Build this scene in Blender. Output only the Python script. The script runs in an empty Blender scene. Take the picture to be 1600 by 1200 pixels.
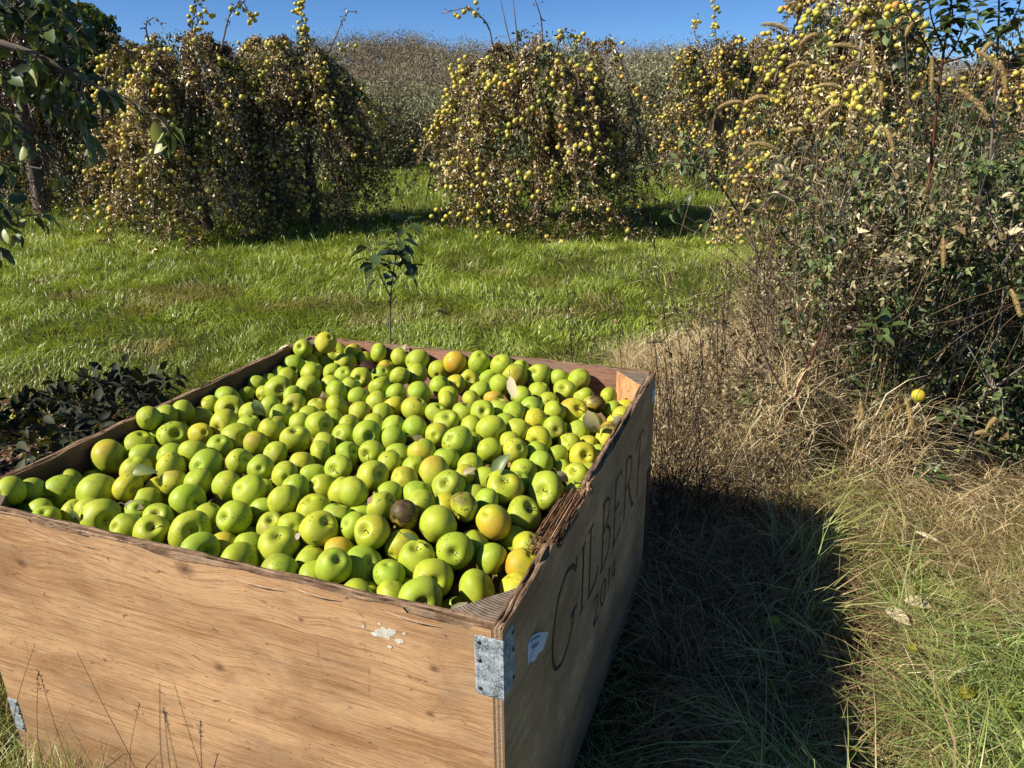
import bpy, math, random
import numpy as np
from mathutils import Vector, Matrix, Quaternion
rng = np.random.default_rng(7)
random.seed(7)
S = bpy.context.scene
COL = S.collection
PI = math.pi

# ------------------------------------------------------------------ camera
FOC = 1175.6                                   # focal length in photo pixels (1600 wide)
PITCH, ROLL = 0.34923, -0.012353
RIM = 0.72                                     # height of the bin's rim over the ground
CAMZ = RIM + 0.7268
_cp, _sp = math.cos(PITCH), math.sin(PITCH)
_c, _s = math.cos(ROLL), math.sin(ROLL)
R0 = np.array([1., 0, 0]); U0 = np.array([0, _sp, _cp]); FW = np.array([0, _cp, -_sp])
RT = _c * R0 + _s * U0; UP = -_s * R0 + _c * U0
CAM = np.array([0, 0, CAMZ])
cam = bpy.data.cameras.new('camera'); co = bpy.data.objects.new('camera', cam); COL.objects.link(co)
cam.sensor_width = 36; cam.lens = FOC / 1600 * 36; cam.clip_start = 0.05; cam.clip_end = 3000
co.matrix_world = Matrix(((RT[0], UP[0], -FW[0], 0), (RT[1], UP[1], -FW[1], 0), (RT[2], UP[2], -FW[2], CAMZ), (0, 0, 0, 1)))
S.camera = co

# ------------------------------------------------------------------ light
SUN_AZ = math.radians(20)      # direction the light travels, from +X towards +Y
SUN_EL = math.radians(38.5)
ltr = Vector((math.cos(SUN_AZ) * math.cos(SUN_EL), math.sin(SUN_AZ) * math.cos(SUN_EL), -math.sin(SUN_EL)))
sun = bpy.data.lights.new('sun', 'SUN'); sun.energy = 5.0; sun.angle = math.radians(0.55); sun.color = (1.0, 0.93, 0.82)
so = bpy.data.objects.new('sun', sun); COL.objects.link(so); so.rotation_euler = ltr.to_track_quat('-Z', 'Y').to_euler()
W = bpy.data.worlds.new('World'); S.world = W; W.use_nodes = True
nt = W.node_tree; nt.nodes.clear()
sk = nt.nodes.new('ShaderNodeTexSky'); sk.sky_type = 'NISHITA'; sk.sun_disc = False
sk.sun_elevation = SUN_EL
sk.sun_rotation = math.atan2(-ltr.x, -ltr.y)   # compass angle of the sun, from +Y towards +X
sk.air_density = 0.62; sk.dust_density = 0.0; sk.ozone_density = 9.0; sk.altitude = 200
bg = nt.nodes.new('ShaderNodeBackground'); bg.inputs[1].default_value = 0.076
out = nt.nodes.new('ShaderNodeOutputWorld'); hs = nt.nodes.new('ShaderNodeHueSaturation'); hs.inputs['Saturation'].default_value = 1.04; nt.links.new(sk.outputs[0], hs.inputs['Color']); nt.links.new(hs.outputs[0], bg.inputs[0]); nt.links.new(bg.outputs[0], out.inputs[0])
S.view_settings.view_transform = 'Standard'; S.view_settings.look = 'None'
S.view_settings.exposure = 0.70; S.view_settings.gamma = 1
S.cycles.max_bounces = 5; S.cycles.diffuse_bounces = 2; S.cycles.glossy_bounces = 2; S.cycles.transmission_bounces = 3
S.cycles.transparent_max_bounces = 4; S.cycles.use_denoising = True

# ------------------------------------------------------------------ helpers
def ray(px, py):
    return FW + RT * (px - 800) / FOC - UP * (py - 600) / FOC
def at(px, py, Y):                             # the point seen at a photo pixel, Y metres ahead
    d = ray(px, py); return CAM + d * (Y / d[1])
def gnd(px, py, z=0.0):
    d = ray(px, py); return CAM + d * ((z - CAMZ) / d[2])
def unit(v):
    v = np.asarray(v, float); return v / (np.linalg.norm(v, axis=-1, keepdims=True) + 1e-12)
def rnd(a, b, n=None): return rng.uniform(a, b, n)
def vnoise(x, y, s, seed=0):                   # cheap smooth 2D noise
    r = np.random.default_rng(seed); g = r.random((64, 64))
    x = np.asarray(x, float) / s; y = np.asarray(y, float) / s
    xi = np.floor(x).astype(int); yi = np.floor(y).astype(int); fx = x - xi; fy = y - yi
    fx = fx * fx * (3 - 2 * fx); fy = fy * fy * (3 - 2 * fy)
    a = g[xi % 64, yi % 64]; b = g[(xi + 1) % 64, yi % 64]; c = g[xi % 64, (yi + 1) % 64]; d = g[(xi + 1) % 64, (yi + 1) % 64]
    return (a * (1 - fx) + b * fx) * (1 - fy) + (c * (1 - fx) + d * fx) * fy

class G:
    """collects vertices, faces, a per-vertex tint and a per-face material slot"""
    def __init__(s): s.V = []; s.T = []; s.F = {}; s.n = 0
    def add(s, V, faces, tint=0.5, mat=0):
        V = np.asarray(V, float).reshape(-1, 3)
        t = np.broadcast_to(np.asarray(tint, float), (len(V),)) if np.ndim(tint) <= 1 else tint
        s.V.append(V); s.T.append(np.array(t))
        for f in faces:
            f = np.asarray(f, int)
            if f.size: s.F.setdefault(f.shape[1], []).append((f + s.n, np.full(len(f), mat)))
        s.n += len(V)
    def tubes(s, P, R, k=4, tint=0.5, mat=0, cap=False):
        P = np.asarray(P, float); R = np.asarray(R, float); n, m, _ = P.shape
        R = np.broadcast_to(R, (n, m))
        T = unit(np.gradient(P, axis=1)); ref = np.where(np.abs(T[..., 2:3]) > 0.8, np.array([1., 0, 0]), np.array([0, 0, 1.]))
        A = unit(np.cross(T, ref)); B = np.cross(T, A)
        an = np.arange(k) * 2 * PI / k
        V = P[:, :, None] + (A[:, :, None] * np.cos(an)[:, None] + B[:, :, None] * np.sin(an)[:, None]) * R[:, :, None, None]
        idx = np.arange(n * m * k).reshape(n, m, k); nx = np.roll(idx, -1, axis=2)
        F = np.stack([idx[:, :-1], nx[:, :-1], nx[:, 1:], idx[:, 1:]], -1).reshape(-1, 4)
        fs = [F]
        if cap: fs += [idx[:, -1].reshape(n, k), idx[:, 0, ::-1].reshape(n, k)]
        t = np.asarray(tint, float)
        if t.ndim == 1: t = np.repeat(t, m * k)
        s.add(V, fs, t, mat)
    def leaves(s, P, D, N, L, Wd, tint=0.5, fold=0.12, curl=0.25, mat=0):
        P = np.asarray(P, float); n = len(P); D = unit(D); N = unit(N - (N * D).sum(-1, keepdims=True) * D)
        Sd = np.cross(D, N); L = np.broadcast_to(L, (n,))[:, None]; Wd = np.broadcast_to(Wd, (n,))[:, None]
        m = P + D * L * 0.45
        V = np.stack([P, m + Sd * Wd / 2 + N * Wd * fold, P + D * L - N * L * curl, m - Sd * Wd / 2 + N * Wd * fold], 1)
        i = np.arange(n)[:, None] * 4
        t = np.repeat(np.broadcast_to(tint, (n,)), 4)
        s.add(V, [np.concatenate([i + [0, 1, 2], i + [0, 2, 3]])], t, mat)
    def bigleaves(s, P, D, N, L, Wd, tint=0.5, cup=0.2, curl=0.35, mat=0):
        P = np.asarray(P, float); n = len(P); D = unit(D); N = unit(N - (N * D).sum(-1, keepdims=True) * D)
        Sd = np.cross(D, N); L = np.broadcast_to(L, (n,))[:, None]; Wd = np.broadcast_to(Wd, (n,))[:, None]
        cu = np.broadcast_to(curl, (n,))[:, None]; cp = np.broadcast_to(cup, (n,))[:, None]
        def c(t): return P + D * L * (t - 0.25 * np.abs(cu) * t * t) - N * L * cu * t * t
        rows = [P]
        for t, w in ((0.22, 0.82), (0.5, 1.0), (0.78, 0.68)):
            m = c(t); rows += [m - Sd * Wd * w / 2 + N * Wd * w * cp, m, m + Sd * Wd * w / 2 + N * Wd * w * cp * 0.8]
        rows.append(c(1.0))
        V = np.stack(rows, 1); i = np.arange(n)[:, None] * 11
        tr = np.concatenate([i + [0, 2, 1], i + [0, 3, 2], i + [7, 8, 10], i + [8, 9, 10]])
        q = np.concatenate([i + a for a in ([1, 2, 5, 4], [2, 3, 6, 5], [4, 5, 8, 7], [5, 6, 9, 8])])
        s.add(V, [tr, q], np.repeat(np.broadcast_to(tint, (n,)), 11), mat)
    def blades(s, P, H, h, w, bend, tint=0.5, mat=0, face=None):
        P = np.asarray(P, float); n = len(P); H = unit(H)
        h = np.broadcast_to(h, (n,))[:, None]; w = np.broadcast_to(w, (n,))[:, None]; bend = np.broadcast_to(bend, (n,))[:, None]
        if face is None:
            a = rng.uniform(0, PI, n); face = np.stack([np.cos(a), np.sin(a), np.zeros(n)], 1)
        Z = np.array([0, 0, 1.])
        pts = []
        for t, ww in ((0, 1), (0.38, 0.9), (0.72, 0.62)):
            c = P + Z * h * (t - 0.62 * bend * t * t) + H * h * bend * t * t * 1.05
            pts += [c - face * w * ww / 2, c + face * w * ww / 2]
        pts.append(P + Z * h * (1 - 0.62 * bend) + H * h * bend * 1.05)
        V = np.stack(pts, 1); i = np.arange(n)[:, None] * 7
        q = np.concatenate([i + [0, 1, 3, 2], i + [2, 3, 5, 4]]); tr = i + [4, 5, 6]
        s.add(V, [q, tr], np.repeat(np.broadcast_to(tint, (n,)), 7), mat)
    def box(s, lo, hi, tint=0.5, mat=0):
        x0, y0, z0 = lo; x1, y1, z1 = hi
        V = [(x0, y0, z0), (x1, y0, z0), (x1, y1, z0), (x0, y1, z0), (x0, y0, z1), (x1, y0, z1), (x1, y1, z1), (x0, y1, z1)]
        s.add(V, [[(0, 3, 2, 1), (4, 5, 6, 7), (0, 1, 5, 4), (1, 2, 6, 5), (2, 3, 7, 6), (3, 0, 4, 7)]], tint, mat)
    def mesh(s, name, mats, smooth=True):
        me = bpy.data.meshes.new(name)
        V = np.concatenate(s.V).astype(np.float32); T = np.concatenate(s.T).astype(np.float32)
        loops, starts, mi = [], [], []; c = 0
        for k, lst in s.F.items():
            f = np.concatenate([a for a, b in lst]); m = np.concatenate([b for a, b in lst])
            loops.append(f.ravel()); starts.append(c + np.arange(len(f)) * k); mi.append(m); c += f.size
        loops = np.concatenate(loops).astype(np.int32); starts = np.concatenate(starts).astype(np.int32); mi = np.concatenate(mi).astype(np.int32)
        me.vertices.add(len(V)); me.vertices.foreach_set('co', V.ravel())
        me.loops.add(len(loops)); me.loops.foreach_set('vertex_index', loops)
        me.polygons.add(len(starts)); me.polygons.foreach_set('loop_start', starts)
        me.update(calc_edges=True)
        me.polygons.foreach_set('material_index', mi)
        me.polygons.foreach_set('use_smooth', np.full(len(starts), smooth))
        a = me.attributes.new('tint', 'FLOAT', 'POINT'); a.data.foreach_set('value', T)
        for m in (mats if isinstance(mats, (list, tuple)) else [mats]): me.materials.append(m)
        me.validate(); return me
    def build(s, name, mats, parent=None, smooth=True, loc=None):
        o = bpy.data.objects.new(name, s.mesh(name, mats, smooth)); COL.objects.link(o)
        if parent is not None: o.parent = parent
        if loc is not None: o.location = loc
        return o
def tag(o, label=None, cat=None, group=None, kind=None):
    if label: o['label'] = label
    if cat: o['category'] = cat
    if group: o['group'] = group
    if kind: o['kind'] = kind
    return o
def empty(name, loc=(0, 0, 0), rz=0):
    o = bpy.data.objects.new(name, None); o.empty_display_size = 0.1; COL.objects.link(o); o.location = tuple(loc); o.rotation_euler = (0, 0, rz); return o
ORD = 'first second third fourth fifth sixth seventh eighth ninth tenth eleventh twelfth thirteenth fourteenth fifteenth sixteenth seventeenth eighteenth nineteenth twentieth'.split()
def ordn(i): return ORD[i] if i < 20 else 'twenty-' + ORD[i - 20] if i < 29 else str(i + 1) + 'th'

# ------------------------------------------------------------------ materials
class NM:
    def __init__(s, name):
        s.m = bpy.data.materials.new(name); s.m.use_nodes = True; s.t = s.m.node_tree; s.t.nodes.clear()
        s.out = s.n('OutputMaterial'); s.b = s.n('BsdfPrincipled'); s.l(s.b.outputs[0], s.out.inputs[0])
    def n(s, t, **kw):
        x = s.t.nodes.new('ShaderNode' + t)
        for k, v in kw.items(): setattr(x, k, v)
        return x
    def l(s, a, b): s.t.links.new(a, b)
    def set(s, inp, v):
        if hasattr(v, 'is_output') or isinstance(v, bpy.types.NodeSocket): s.l(v, inp)
        else: inp.default_value = v
    def math(s, op, a, b=0.0, c=0.0, clamp=False):
        x = s.n('Math', operation=op); x.use_clamp = clamp; s.set(x.inputs[0], a); s.set(x.inputs[1], b); s.set(x.inputs[2], c); return x.outputs[0]
    def mix(s, f, a, b, mode='MIX'):
        x = s.n('MixRGB', blend_type=mode); s.set(x.inputs[0], f); s.set(x.inputs[1], a if not isinstance(a, tuple) else (*a[:3], 1)); s.set(x.inputs[2], b if not isinstance(b, tuple) else (*b[:3], 1)); return x.outputs[0]
    def ramp(s, f, *stops, interp='LINEAR'):
        x = s.n('ValToRGB'); x.color_ramp.interpolation = interp; e = x.color_ramp.elements
        while len(e) < len(stops): e.new(0.5)
        for el, (p, c) in zip(e, stops):
            el.position = p; el.color = (*c, 1) if isinstance(c, tuple) else (c, c, c, 1)
        s.set(x.inputs[0], f); return x.outputs[0]
    def noise(s, vec, scale, detail=4, rough=0.55, dist=0.0):
        x = s.n('TexNoise'); x.inputs['Scale'].default_value = scale; x.inputs['Detail'].default_value = detail
        x.inputs['Roughness'].default_value = rough; x.inputs['Distortion'].default_value = dist
        if vec is not None: s.l(vec, x.inputs['Vector'])
        return x.outputs['Fac']
    def mapping(s, vec, scale=(1, 1, 1), loc=(0, 0, 0), rot=(0, 0, 0)):
        x = s.n('Mapping'); s.l(vec, x.inputs[0]); s.set(x.inputs['Location'], loc); x.inputs['Scale'].default_value = scale; x.inputs['Rotation'].default_value = rot; return x.outputs[0]
    def obj(s): return s.n('TexCoord').outputs['Object']
    def tint(s): return s.n('Attribute', attribute_name='tint').outputs['Fac']
    def bump(s, h, strength=0.3, dist=0.01):
        x = s.n('Bump'); x.inputs['Strength'].default_value = strength; x.inputs['Distance'].default_value = dist
        s.l(h, x.inputs['Height']); s.l(x.outputs[0], s.b.inputs['Normal'])
    def fin(s, col, rough=0.7, spec=0.3, metal=0.0):
        s.set(s.b.inputs['Base Color'], col if not isinstance(col, tuple) else (*col[:3], 1)); s.set(s.b.inputs['Roughness'], rough)
        s.b.inputs['Specular IOR Level'].default_value = spec; s.b.inputs['Metallic'].default_value = metal; return s.m
def leaf_mat(name, stops, trans=0.25, rough=0.5, spec=0.35, nscale=9, namp=0.35):
    m = NM(name); o = m.obj(); n = m.noise(o, nscale, 3)
    f = m.math('ADD', m.tint(), m.math('MULTIPLY', m.math('SUBTRACT', n, 0.5), namp), clamp=True)
    c = m.ramp(f, *stops); m.fin(c, rough, spec)
    if trans > 0:
        tr = m.n('BsdfTranslucent'); m.l(m.mix(1.0, c, (1.25, 1.2, 0.55), 'MULTIPLY'), tr.inputs[0])
        mx = m.n('MixShader'); mx.inputs[0].default_value = trans; m.l(m.b.outputs[0], mx.inputs[1]); m.l(tr.outputs[0], mx.inputs[2]); m.l(mx.outputs[0], m.out.inputs[0])
    return m.m
def plain(name, c1, c2, scale=20, rough=0.8, spec=0.2, metal=0, bump=0.0, stretch=(1, 1, 1)):
    m = NM(name); v = m.mapping(m.obj(), stretch); n = m.noise(v, scale, 5)
    if bump: m.bump(n, bump, 0.004)
    return m.fin(m.ramp(n, (0.3, c1), (0.7, c2)), rough, spec, metal)

M = {}
M['grass'] = leaf_mat('lawn_blades', ((0.0, (0.42, 0.33, 0.14)), (0.22, (0.33, 0.32, 0.085)), (0.42, (0.17, 0.23, 0.028)), (0.7, (0.30, 0.39, 0.045)), (1.0, (0.50, 0.54, 0.12))), 0.30, 0.38, 0.5, 0.7, 0.45)
M['straw'] = leaf_mat('dry_straw', ((0.0, (0.11, 0.068, 0.030)), (0.35, (0.36, 0.25, 0.115)), (0.7, (0.60, 0.46, 0.24)), (1.0, (0.74, 0.64, 0.42))), 0.15, 0.6, 0.3, 3, 0.3)
M['mixgrass'] = leaf_mat('mixed_grass', ((0.0, (0.24, 0.15, 0.075)), (0.25, (0.50, 0.39, 0.19)), (0.5, (0.38, 0.38, 0.13)), (0.75, (0.24, 0.34, 0.065)), (1.0, (0.42, 0.52, 0.18))), 0.25, 0.4, 0.5, 2.5, 0.5)
M['appleleaf'] = leaf_mat('apple_leaf', ((0.0, (0.025, 0.036, 0.014)), (0.5, (0.075, 0.115, 0.032)), (0.85, (0.16, 0.21, 0.075)), (1.0, (0.36, 0.38, 0.13))), 0.22, 0.42, 0.5, 6, 0.3)
M['orchleaf'] = leaf_mat('orchard_leaf', ((0.0, (0.035, 0.020, 0.011)), (0.30, (0.13, 0.072, 0.030)), (0.52, (0.18, 0.145, 0.045)), (0.74, (0.46, 0.33, 0.13)), (1.0, (0.85, 0.70, 0.40))), 0.15, 0.36, 0.7, 1.3, 0.3)
M['dullleaf'] = leaf_mat('dull_dark_leaf', ((0.0, (0.020, 0.026, 0.012)), (0.6, (0.055, 0.062, 0.025)), (1.0, (0.17, 0.17, 0.09))), 0.12, 0.68, 0.25, 6, 0.4)
M['plume'] = leaf_mat('foxtail_bristle', ((0.0, (0.16, 0.10, 0.035)), (0.6, (0.46, 0.33, 0.13)), (1.0, (0.66, 0.52, 0.27))), 0.3, 0.6, 0.2, 8, 0.2)
M['dryleaf'] = leaf_mat('grey_dry_leaf', ((0.0, (0.07, 0.040, 0.022)), (0.3, (0.21, 0.145, 0.070)), (0.55, (0.20, 0.19, 0.085)), (0.8, (0.38, 0.32, 0.17)), (1.0, (0.62, 0.52, 0.33))), 0.15, 0.45, 0.4, 4, 0.4)
M['ivy'] = leaf_mat('ivy_leaf', ((0.0, (0.02, 0.035, 0.01)), (0.5, (0.08, 0.12, 0.015)), (0.8, (0.24, 0.26, 0.02)), (1.0, (0.50, 0.42, 0.03))), 0.3, 0.4, 0.4, 1.5, 0.3)
M['brushleaf'] = leaf_mat('brush_leaf', ((0.0, (0.11, 0.08, 0.05)), (0.4, (0.19, 0.19, 0.095)), (0.8, (0.29, 0.30, 0.17)), (1.0, (0.42, 0.39, 0.27))), 0.15, 0.6, 0.3, 0.4, 0.3)
M['wood'] = leaf_mat('bare_woods', ((0.0, (0.15, 0.115, 0.082)), (0.5, (0.25, 0.20, 0.135)), (1.0, (0.33, 0.31, 0.17))), 0.0, 0.9, 0.1, 0.06, 0.5)
M['bark'] = plain('grey_bark', (0.07, 0.05, 0.035), (0.22, 0.18, 0.14), 14, 0.85, 0.2, 0, 0.5, (1, 1, 0.4))
M['twig'] = plain('brown_twig', (0.10, 0.068, 0.038), (0.32, 0.23, 0.14), 8)
M['paletwig'] = plain('pale_twig', (0.12, 0.10, 0.08), (0.38, 0.32, 0.25), 8)
M['darkstem'] = plain('dark_stem', (0.020, 0.013, 0.010), (0.085, 0.05, 0.035), 10)
M['redstem'] = plain('red_brown_stem', (0.035, 0.012, 0.008), (0.16, 0.055, 0.03), 12, 0.7)
M['litter'] = leaf_mat('leaf_litter', ((0.0, (0.035, 0.015, 0.010)), (0.5, (0.14, 0.06, 0.035)), (0.8, (0.26, 0.15, 0.08)), (1.0, (0.45, 0.38, 0.28))), 0.05, 0.6, 0.3, 5, 0.4)

def fruit_mat(name, tiny=False):
    m = NM(name); oi = m.n('ObjectInfo'); tc = m.obj()
    off = m.n('CombineXYZ'); m.l(m.math('MULTIPLY', oi.outputs['Random'], 37.0), off.inputs[0]); m.l(m.math('MULTIPLY', oi.outputs['Random'], 91.0), off.inputs[1])
    v = m.mapping(tc, (1, 1, 1), off.outputs[0])
    sep = m.n('SeparateColor'); m.l(oi.outputs['Color'], sep.inputs[0])
    blush, russ, scab = sep.outputs[0], sep.outputs[1], sep.outputs[2]; yel = oi.outputs['Alpha']
    xyz = m.n('SeparateXYZ'); m.l(tc, xyz.inputs[0])
    n1 = m.noise(v, 28, 5, 0.6); n2 = m.noise(v, 9, 3)
    base = m.mix(m.math('MULTIPLY', yel, 1.0), (0.270, 0.410, 0.020), (0.50, 0.44, 0.022))
    base = m.mix(m.ramp(n2, (0.35, 0.0), (0.75, 0.75)), base, m.mix(yel, (0.42, 0.47, 0.045), (0.62, 0.48, 0.03)))
    base = m.mix(m.ramp(n1, (0.42, 0.0), (0.8, 0.35)), base, (0.16, 0.24, 0.02))
    # pale lenticels
    vo = m.n('TexVoronoi'); m.l(v, vo.inputs['Vector']); vo.inputs['Scale'].default_value = 190
    base = m.mix(m.math('MULTIPLY', m.ramp(vo.outputs['Distance'], (0.10, 1.0), (0.26, 0.0)), 0.28), base, (0.62, 0.62, 0.25))
    # warm blush on one cheek
    bl = m.math('ADD', m.math('MULTIPLY', xyz.outputs[0], 16.0), m.math('MULTIPLY', m.math('SUBTRACT', n2, 0.5), 1.6))
    bl = m.math('ADD', bl, m.math('MULTIPLY', m.math('SUBTRACT', blush, 1.0), 1.1), clamp=True)
    bl = m.math('MULTIPLY', bl, m.math('GREATER_THAN', blush, 0.02))
    base = m.mix(bl, base, m.ramp(n1, (0.3, (0.50, 0.17, 0.02)), (0.65, (0.58, 0.33, 0.035))))
    # brown russet round the hollow and in a net over the skin
    r2 = m.math('ADD', m.math('MULTIPLY', xyz.outputs[2], 30.0), m.math('MULTIPLY', m.math('SUBTRACT', n1, 0.5), 2.2))
    r2 = m.math('ADD', r2, m.math('MULTIPLY', russ, 0.9)); r2 = m.math('SUBTRACT', r2, 1.25, clamp=True)
    base = m.mix(m.math('MULTIPLY', r2, m.math('ADD', m.math('MULTIPLY', russ, 0.8), 0.12), clamp=True), base, m.ramp(n1, (0.3, (0.16, 0.085, 0.03)), (0.75, (0.36, 0.22, 0.08))))
    # dark scab spots
    vs = m.n('TexVoronoi'); m.l(v, vs.inputs['Vector']); vs.inputs['Scale'].default_value = 105; vs.inputs['Randomness'].default_value = 1.0
    n3 = m.noise(v, 22, 2)
    sp = m.math('MULTIPLY', m.ramp(m.math('ADD', vs.outputs['Distance'], m.math('MULTIPLY', m.math('SUBTRACT', n1, .5), .5)), (0.12, 1.0), (0.28, 0.0)), m.ramp(n3, (0.47, 0.0), (0.58, 1.0)))
    sp = m.math('MULTIPLY', sp, m.math('ADD', m.math('MULTIPLY', scab, 2.0), 0.35), clamp=True)
    base = m.mix(m.math('MULTIPLY', sp, 0.85), base, (0.045, 0.040, 0.012))
    # rot: full scab turns the skin brown-black in a patch
    rot = m.math('MULTIPLY', m.ramp(m.noise(v, 14, 4), (0.40, 0.0), (0.55, 1.0)), m.math('GREATER_THAN', scab, 0.9))
    base = m.mix(rot, base, m.ramp(n1, (0.35, (0.020, 0.014, 0.008)), (0.75, (0.11, 0.055, 0.02))))
    base = m.mix(m.ramp(m.noise(v, 60, 6, 0.7), (0.47, 0.0), (0.68, 0.5)), base, (0.21, 0.22, 0.04))
    br_ = m.math('MULTIPLY', m.ramp(m.noise(v, 17, 2), (0.60, 0.0), (0.66, 1.0)), m.math('GREATER_THAN', m.math('FRACT', m.math('MULTIPLY', oi.outputs['Random'], 7.3)), 0.6)); base = m.mix(m.math('MULTIPLY', br_, 0.35), base, (0.22, 0.13, 0.035))
    m.bump(m.math('ADD', n1, m.math('MULTIPLY', n2, 2.0)), 0.22, 0.003)
    return m.fin(base, m.ramp(n1, (0.3, 0.42), (0.7, 0.66)), 0.33)
M['apple'] = fruit_mat('apple_skin')
def tree_fruit(name, a, b, c):
    m = NM(name); n = m.noise(m.obj(), 18, 3); f = m.math('ADD', m.tint(), m.math('MULTIPLY', m.math('SUBTRACT', n, 0.5), 0.5), clamp=True)
    return m.fin(m.ramp(f, (0.0, a), (0.7, b), (1.0, c)), 0.4, 0.4)
M['treefruit'] = tree_fruit('yellow_tree_apple', (0.38, 0.38, 0.060), (0.60, 0.46, 0.075), (0.60, 0.25, 0.05))
M['stem'] = plain('apple_stalk', (0.05, 0.03, 0.015), (0.17, 0.10, 0.05), 60)
M['calyx'] = plain('apple_calyx', (0.03, 0.022, 0.012), (0.30, 0.24, 0.15), 160)

KN = [(-1.033, 0, -0.112, 0.016), (-0.563, 0, -0.232, 0.013), (-0.604, 0, -0.030, 0.022), (-0.118, 0, -0.105, 0.010), (-0.86, 0, -0.30, 0.006), (-0.365, 0, -0.075, 0.007), (-0.13, 0, -0.20, 0.009), (-0.10, 0, -0.32, 0.008)]
def ply(name, dark, light, streak, along='x', knots=(), wear=0.2, grey=None, rough=0.75):
    m = NM(name); o = m.obj(); sx = m.n('SeparateXYZ'); m.l(o, sx.inputs[0])
    u = sx.outputs[0] if along == 'x' else sx.outputs[1]; z = sx.outputs[2]
    if along == 'z': u, z = sx.outputs[2], m.math('ADD', sx.outputs[0], sx.outputs[1])
    z_bot = m.math('ADD', sx.outputs[2], m.math('MULTIPLY', m.noise(o, 14, 4), -0.16))
    kd = None
    z_raw = z
    for kx, ky, kz, kr in knots:
        du = m.math('MULTIPLY', m.math('SUBTRACT', u, kx), 0.72); dz = m.math('SUBTRACT', z_raw, kz + RIM)
        d2 = m.math('ADD', m.math('MULTIPLY', du, du), m.math('MULTIPLY', dz, dz))
        g = m.math('EXPONENT', m.math('MULTIPLY', d2, -1.0 / (kr * 3.2) ** 2))
        z = m.math('ADD', z, m.math('MULTIPLY', g, kr * 1.3))
        k = m.math('SUBTRACT', 1.0, m.math('DIVIDE', m.math('SQRT', d2), kr), clamp=True)
        kd = k if kd is None else m.math('MAXIMUM', kd, k)
    cb = m.n('CombineXYZ'); m.l(m.math('MULTIPLY', u, 1.0), cb.inputs[0]); m.l(m.math('MULTIPLY', z, 1.0), cb.inputs[2])
    low = m.noise(m.mapping(cb.outputs[0], (1.1, 1, 4.2)), 2.2, 3, 0.5, 0.25)      # broad figure of the veneer
    zz = m.math('ADD', m.math('MULTIPLY', z, 62.0), m.math('MULTIPLY', low, 9.0))
    wv = m.math('ABSOLUTE', m.math('SUBTRACT', m.math('FRACT', zz), 0.5))
    fine = m.noise(m.mapping(cb.outputs[0], (3.0, 1, 130)), 3.0, 8, 0.7)
    fib = m.noise(m.mapping(cb.outputs[0], (9.0, 1, 420)), 3.0, 4, 0.7)
    f = m.math('ADD', m.math('MULTIPLY', low, 0.55), m.math('MULTIPLY', fine, 0.45))
    c = m.ramp(f, (0.38, dark), (0.50, light), (0.62, tuple(min(1, x * 1.25) for x in light)))
    line = m.math('MULTIPLY', m.ramp(wv, (0.30, 0.0), (0.5, 1.0)), m.ramp(fine, (0.42, 0.05), (0.56, 1.0)))
    msk = m.ramp(m.noise(m.mapping(o, (1.3, 1.3, 3.2), (.3, 0, .5)), 1.6, 2), (0.48, 0.05), (0.64, 0.55))
    c = m.mix(m.math('MULTIPLY', line, msk), c, streak)
    fl = m.noise(m.mapping(cb.outputs[0], (2.0, 1, 70)), 2.4, 10, 0.78, 0.1); c = m.mix(m.ramp(fl, (0.52, 0.0), (0.57, 0.62)), c, tuple(x * .72 for x in dark)); c = m.mix(m.ramp(fl, (0.36, 0.45), (0.44, 0.0)), c, tuple(min(1, x * 1.35) for x in light))
    c = m.mix(m.ramp(fib, (0.50, 0.0), (0.64, wear)), c, streak)
    if grey is not None:
        st = m.noise(m.mapping(o, (2.0, 2.0, 1.2)), 3.0, 6, 0.65); c = m.mix(m.ramp(st, (0.42, 0.0), (0.66, 0.85)), c, grey)
        sc = m.noise(m.mapping(cb.outputs[0], (5, 1, 60)), 3, 6, 0.8, 0.4); c = m.mix(m.ramp(sc, (0.60, 0.0), (0.66, 0.8)), c, (0.02, 0.014, 0.01))
    # dents and gouges
    gg = m.noise(m.mapping(o, (5, 5, 14)), 7.0, 5, 0.7, 0.8); gouge = m.ramp(gg, (0.63, 0.0), (0.67, 1.0))
    c = m.mix(m.math('MULTIPLY', gouge, 0.75), c, tuple(x * 0.35 for x in dark))
    st2 = m.noise(m.mapping(o, (2.2, 2.2, 4.6)), 1.8, 6, 0.65, .5); c = m.mix(m.ramp(st2, (0.48, 0.0), (0.66, 0.5)), c, tuple(x * 0.62 for x in dark))
    vert = m.noise(m.mapping(o, (30, 30, 3.5)), 1.7, 5, 0.7); c = m.mix(m.math('MULTIPLY', m.ramp(vert, (0.60, 0.0), (0.68, 0.55)), m.ramp(st2, (0.45, 0.0), (0.6, 1.0))), c, tuple(x * .35 for x in dark))
    low_tone = m.math('SUBTRACT', 1.0, m.math('MULTIPLY', z_bot, 4.5), clamp=True); c = m.mix(m.math('MULTIPLY', low_tone, 0.55), c, (0.10, 0.07, 0.04))  # brown tone deepening towards the bottom, with a noisy edge
    gw = m.noise(m.mapping(o, (3.0, 3.0, 6.0), (4, 0, 2)), 2.2, 8, 0.72, .3); c = m.mix(m.ramp(gw, (0.52, 0.0), (0.66, 0.42)), c, (0.32, 0.225, 0.135))
    if kd is not None:
        kn = m.noise(o, 160, 3); c = m.mix(m.ramp(m.math('ADD', kd, m.math('MULTIPLY', m.math('SUBTRACT', kn, 0.5), 0.5)), (0.10, 0.0), (0.6, 0.62)), c, (0.12, 0.055, 0.025))
        c = m.mix(m.ramp(kd, (0.7, 0.0), (0.95, 0.6)), c, (0.035, 0.018, 0.01))
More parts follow.
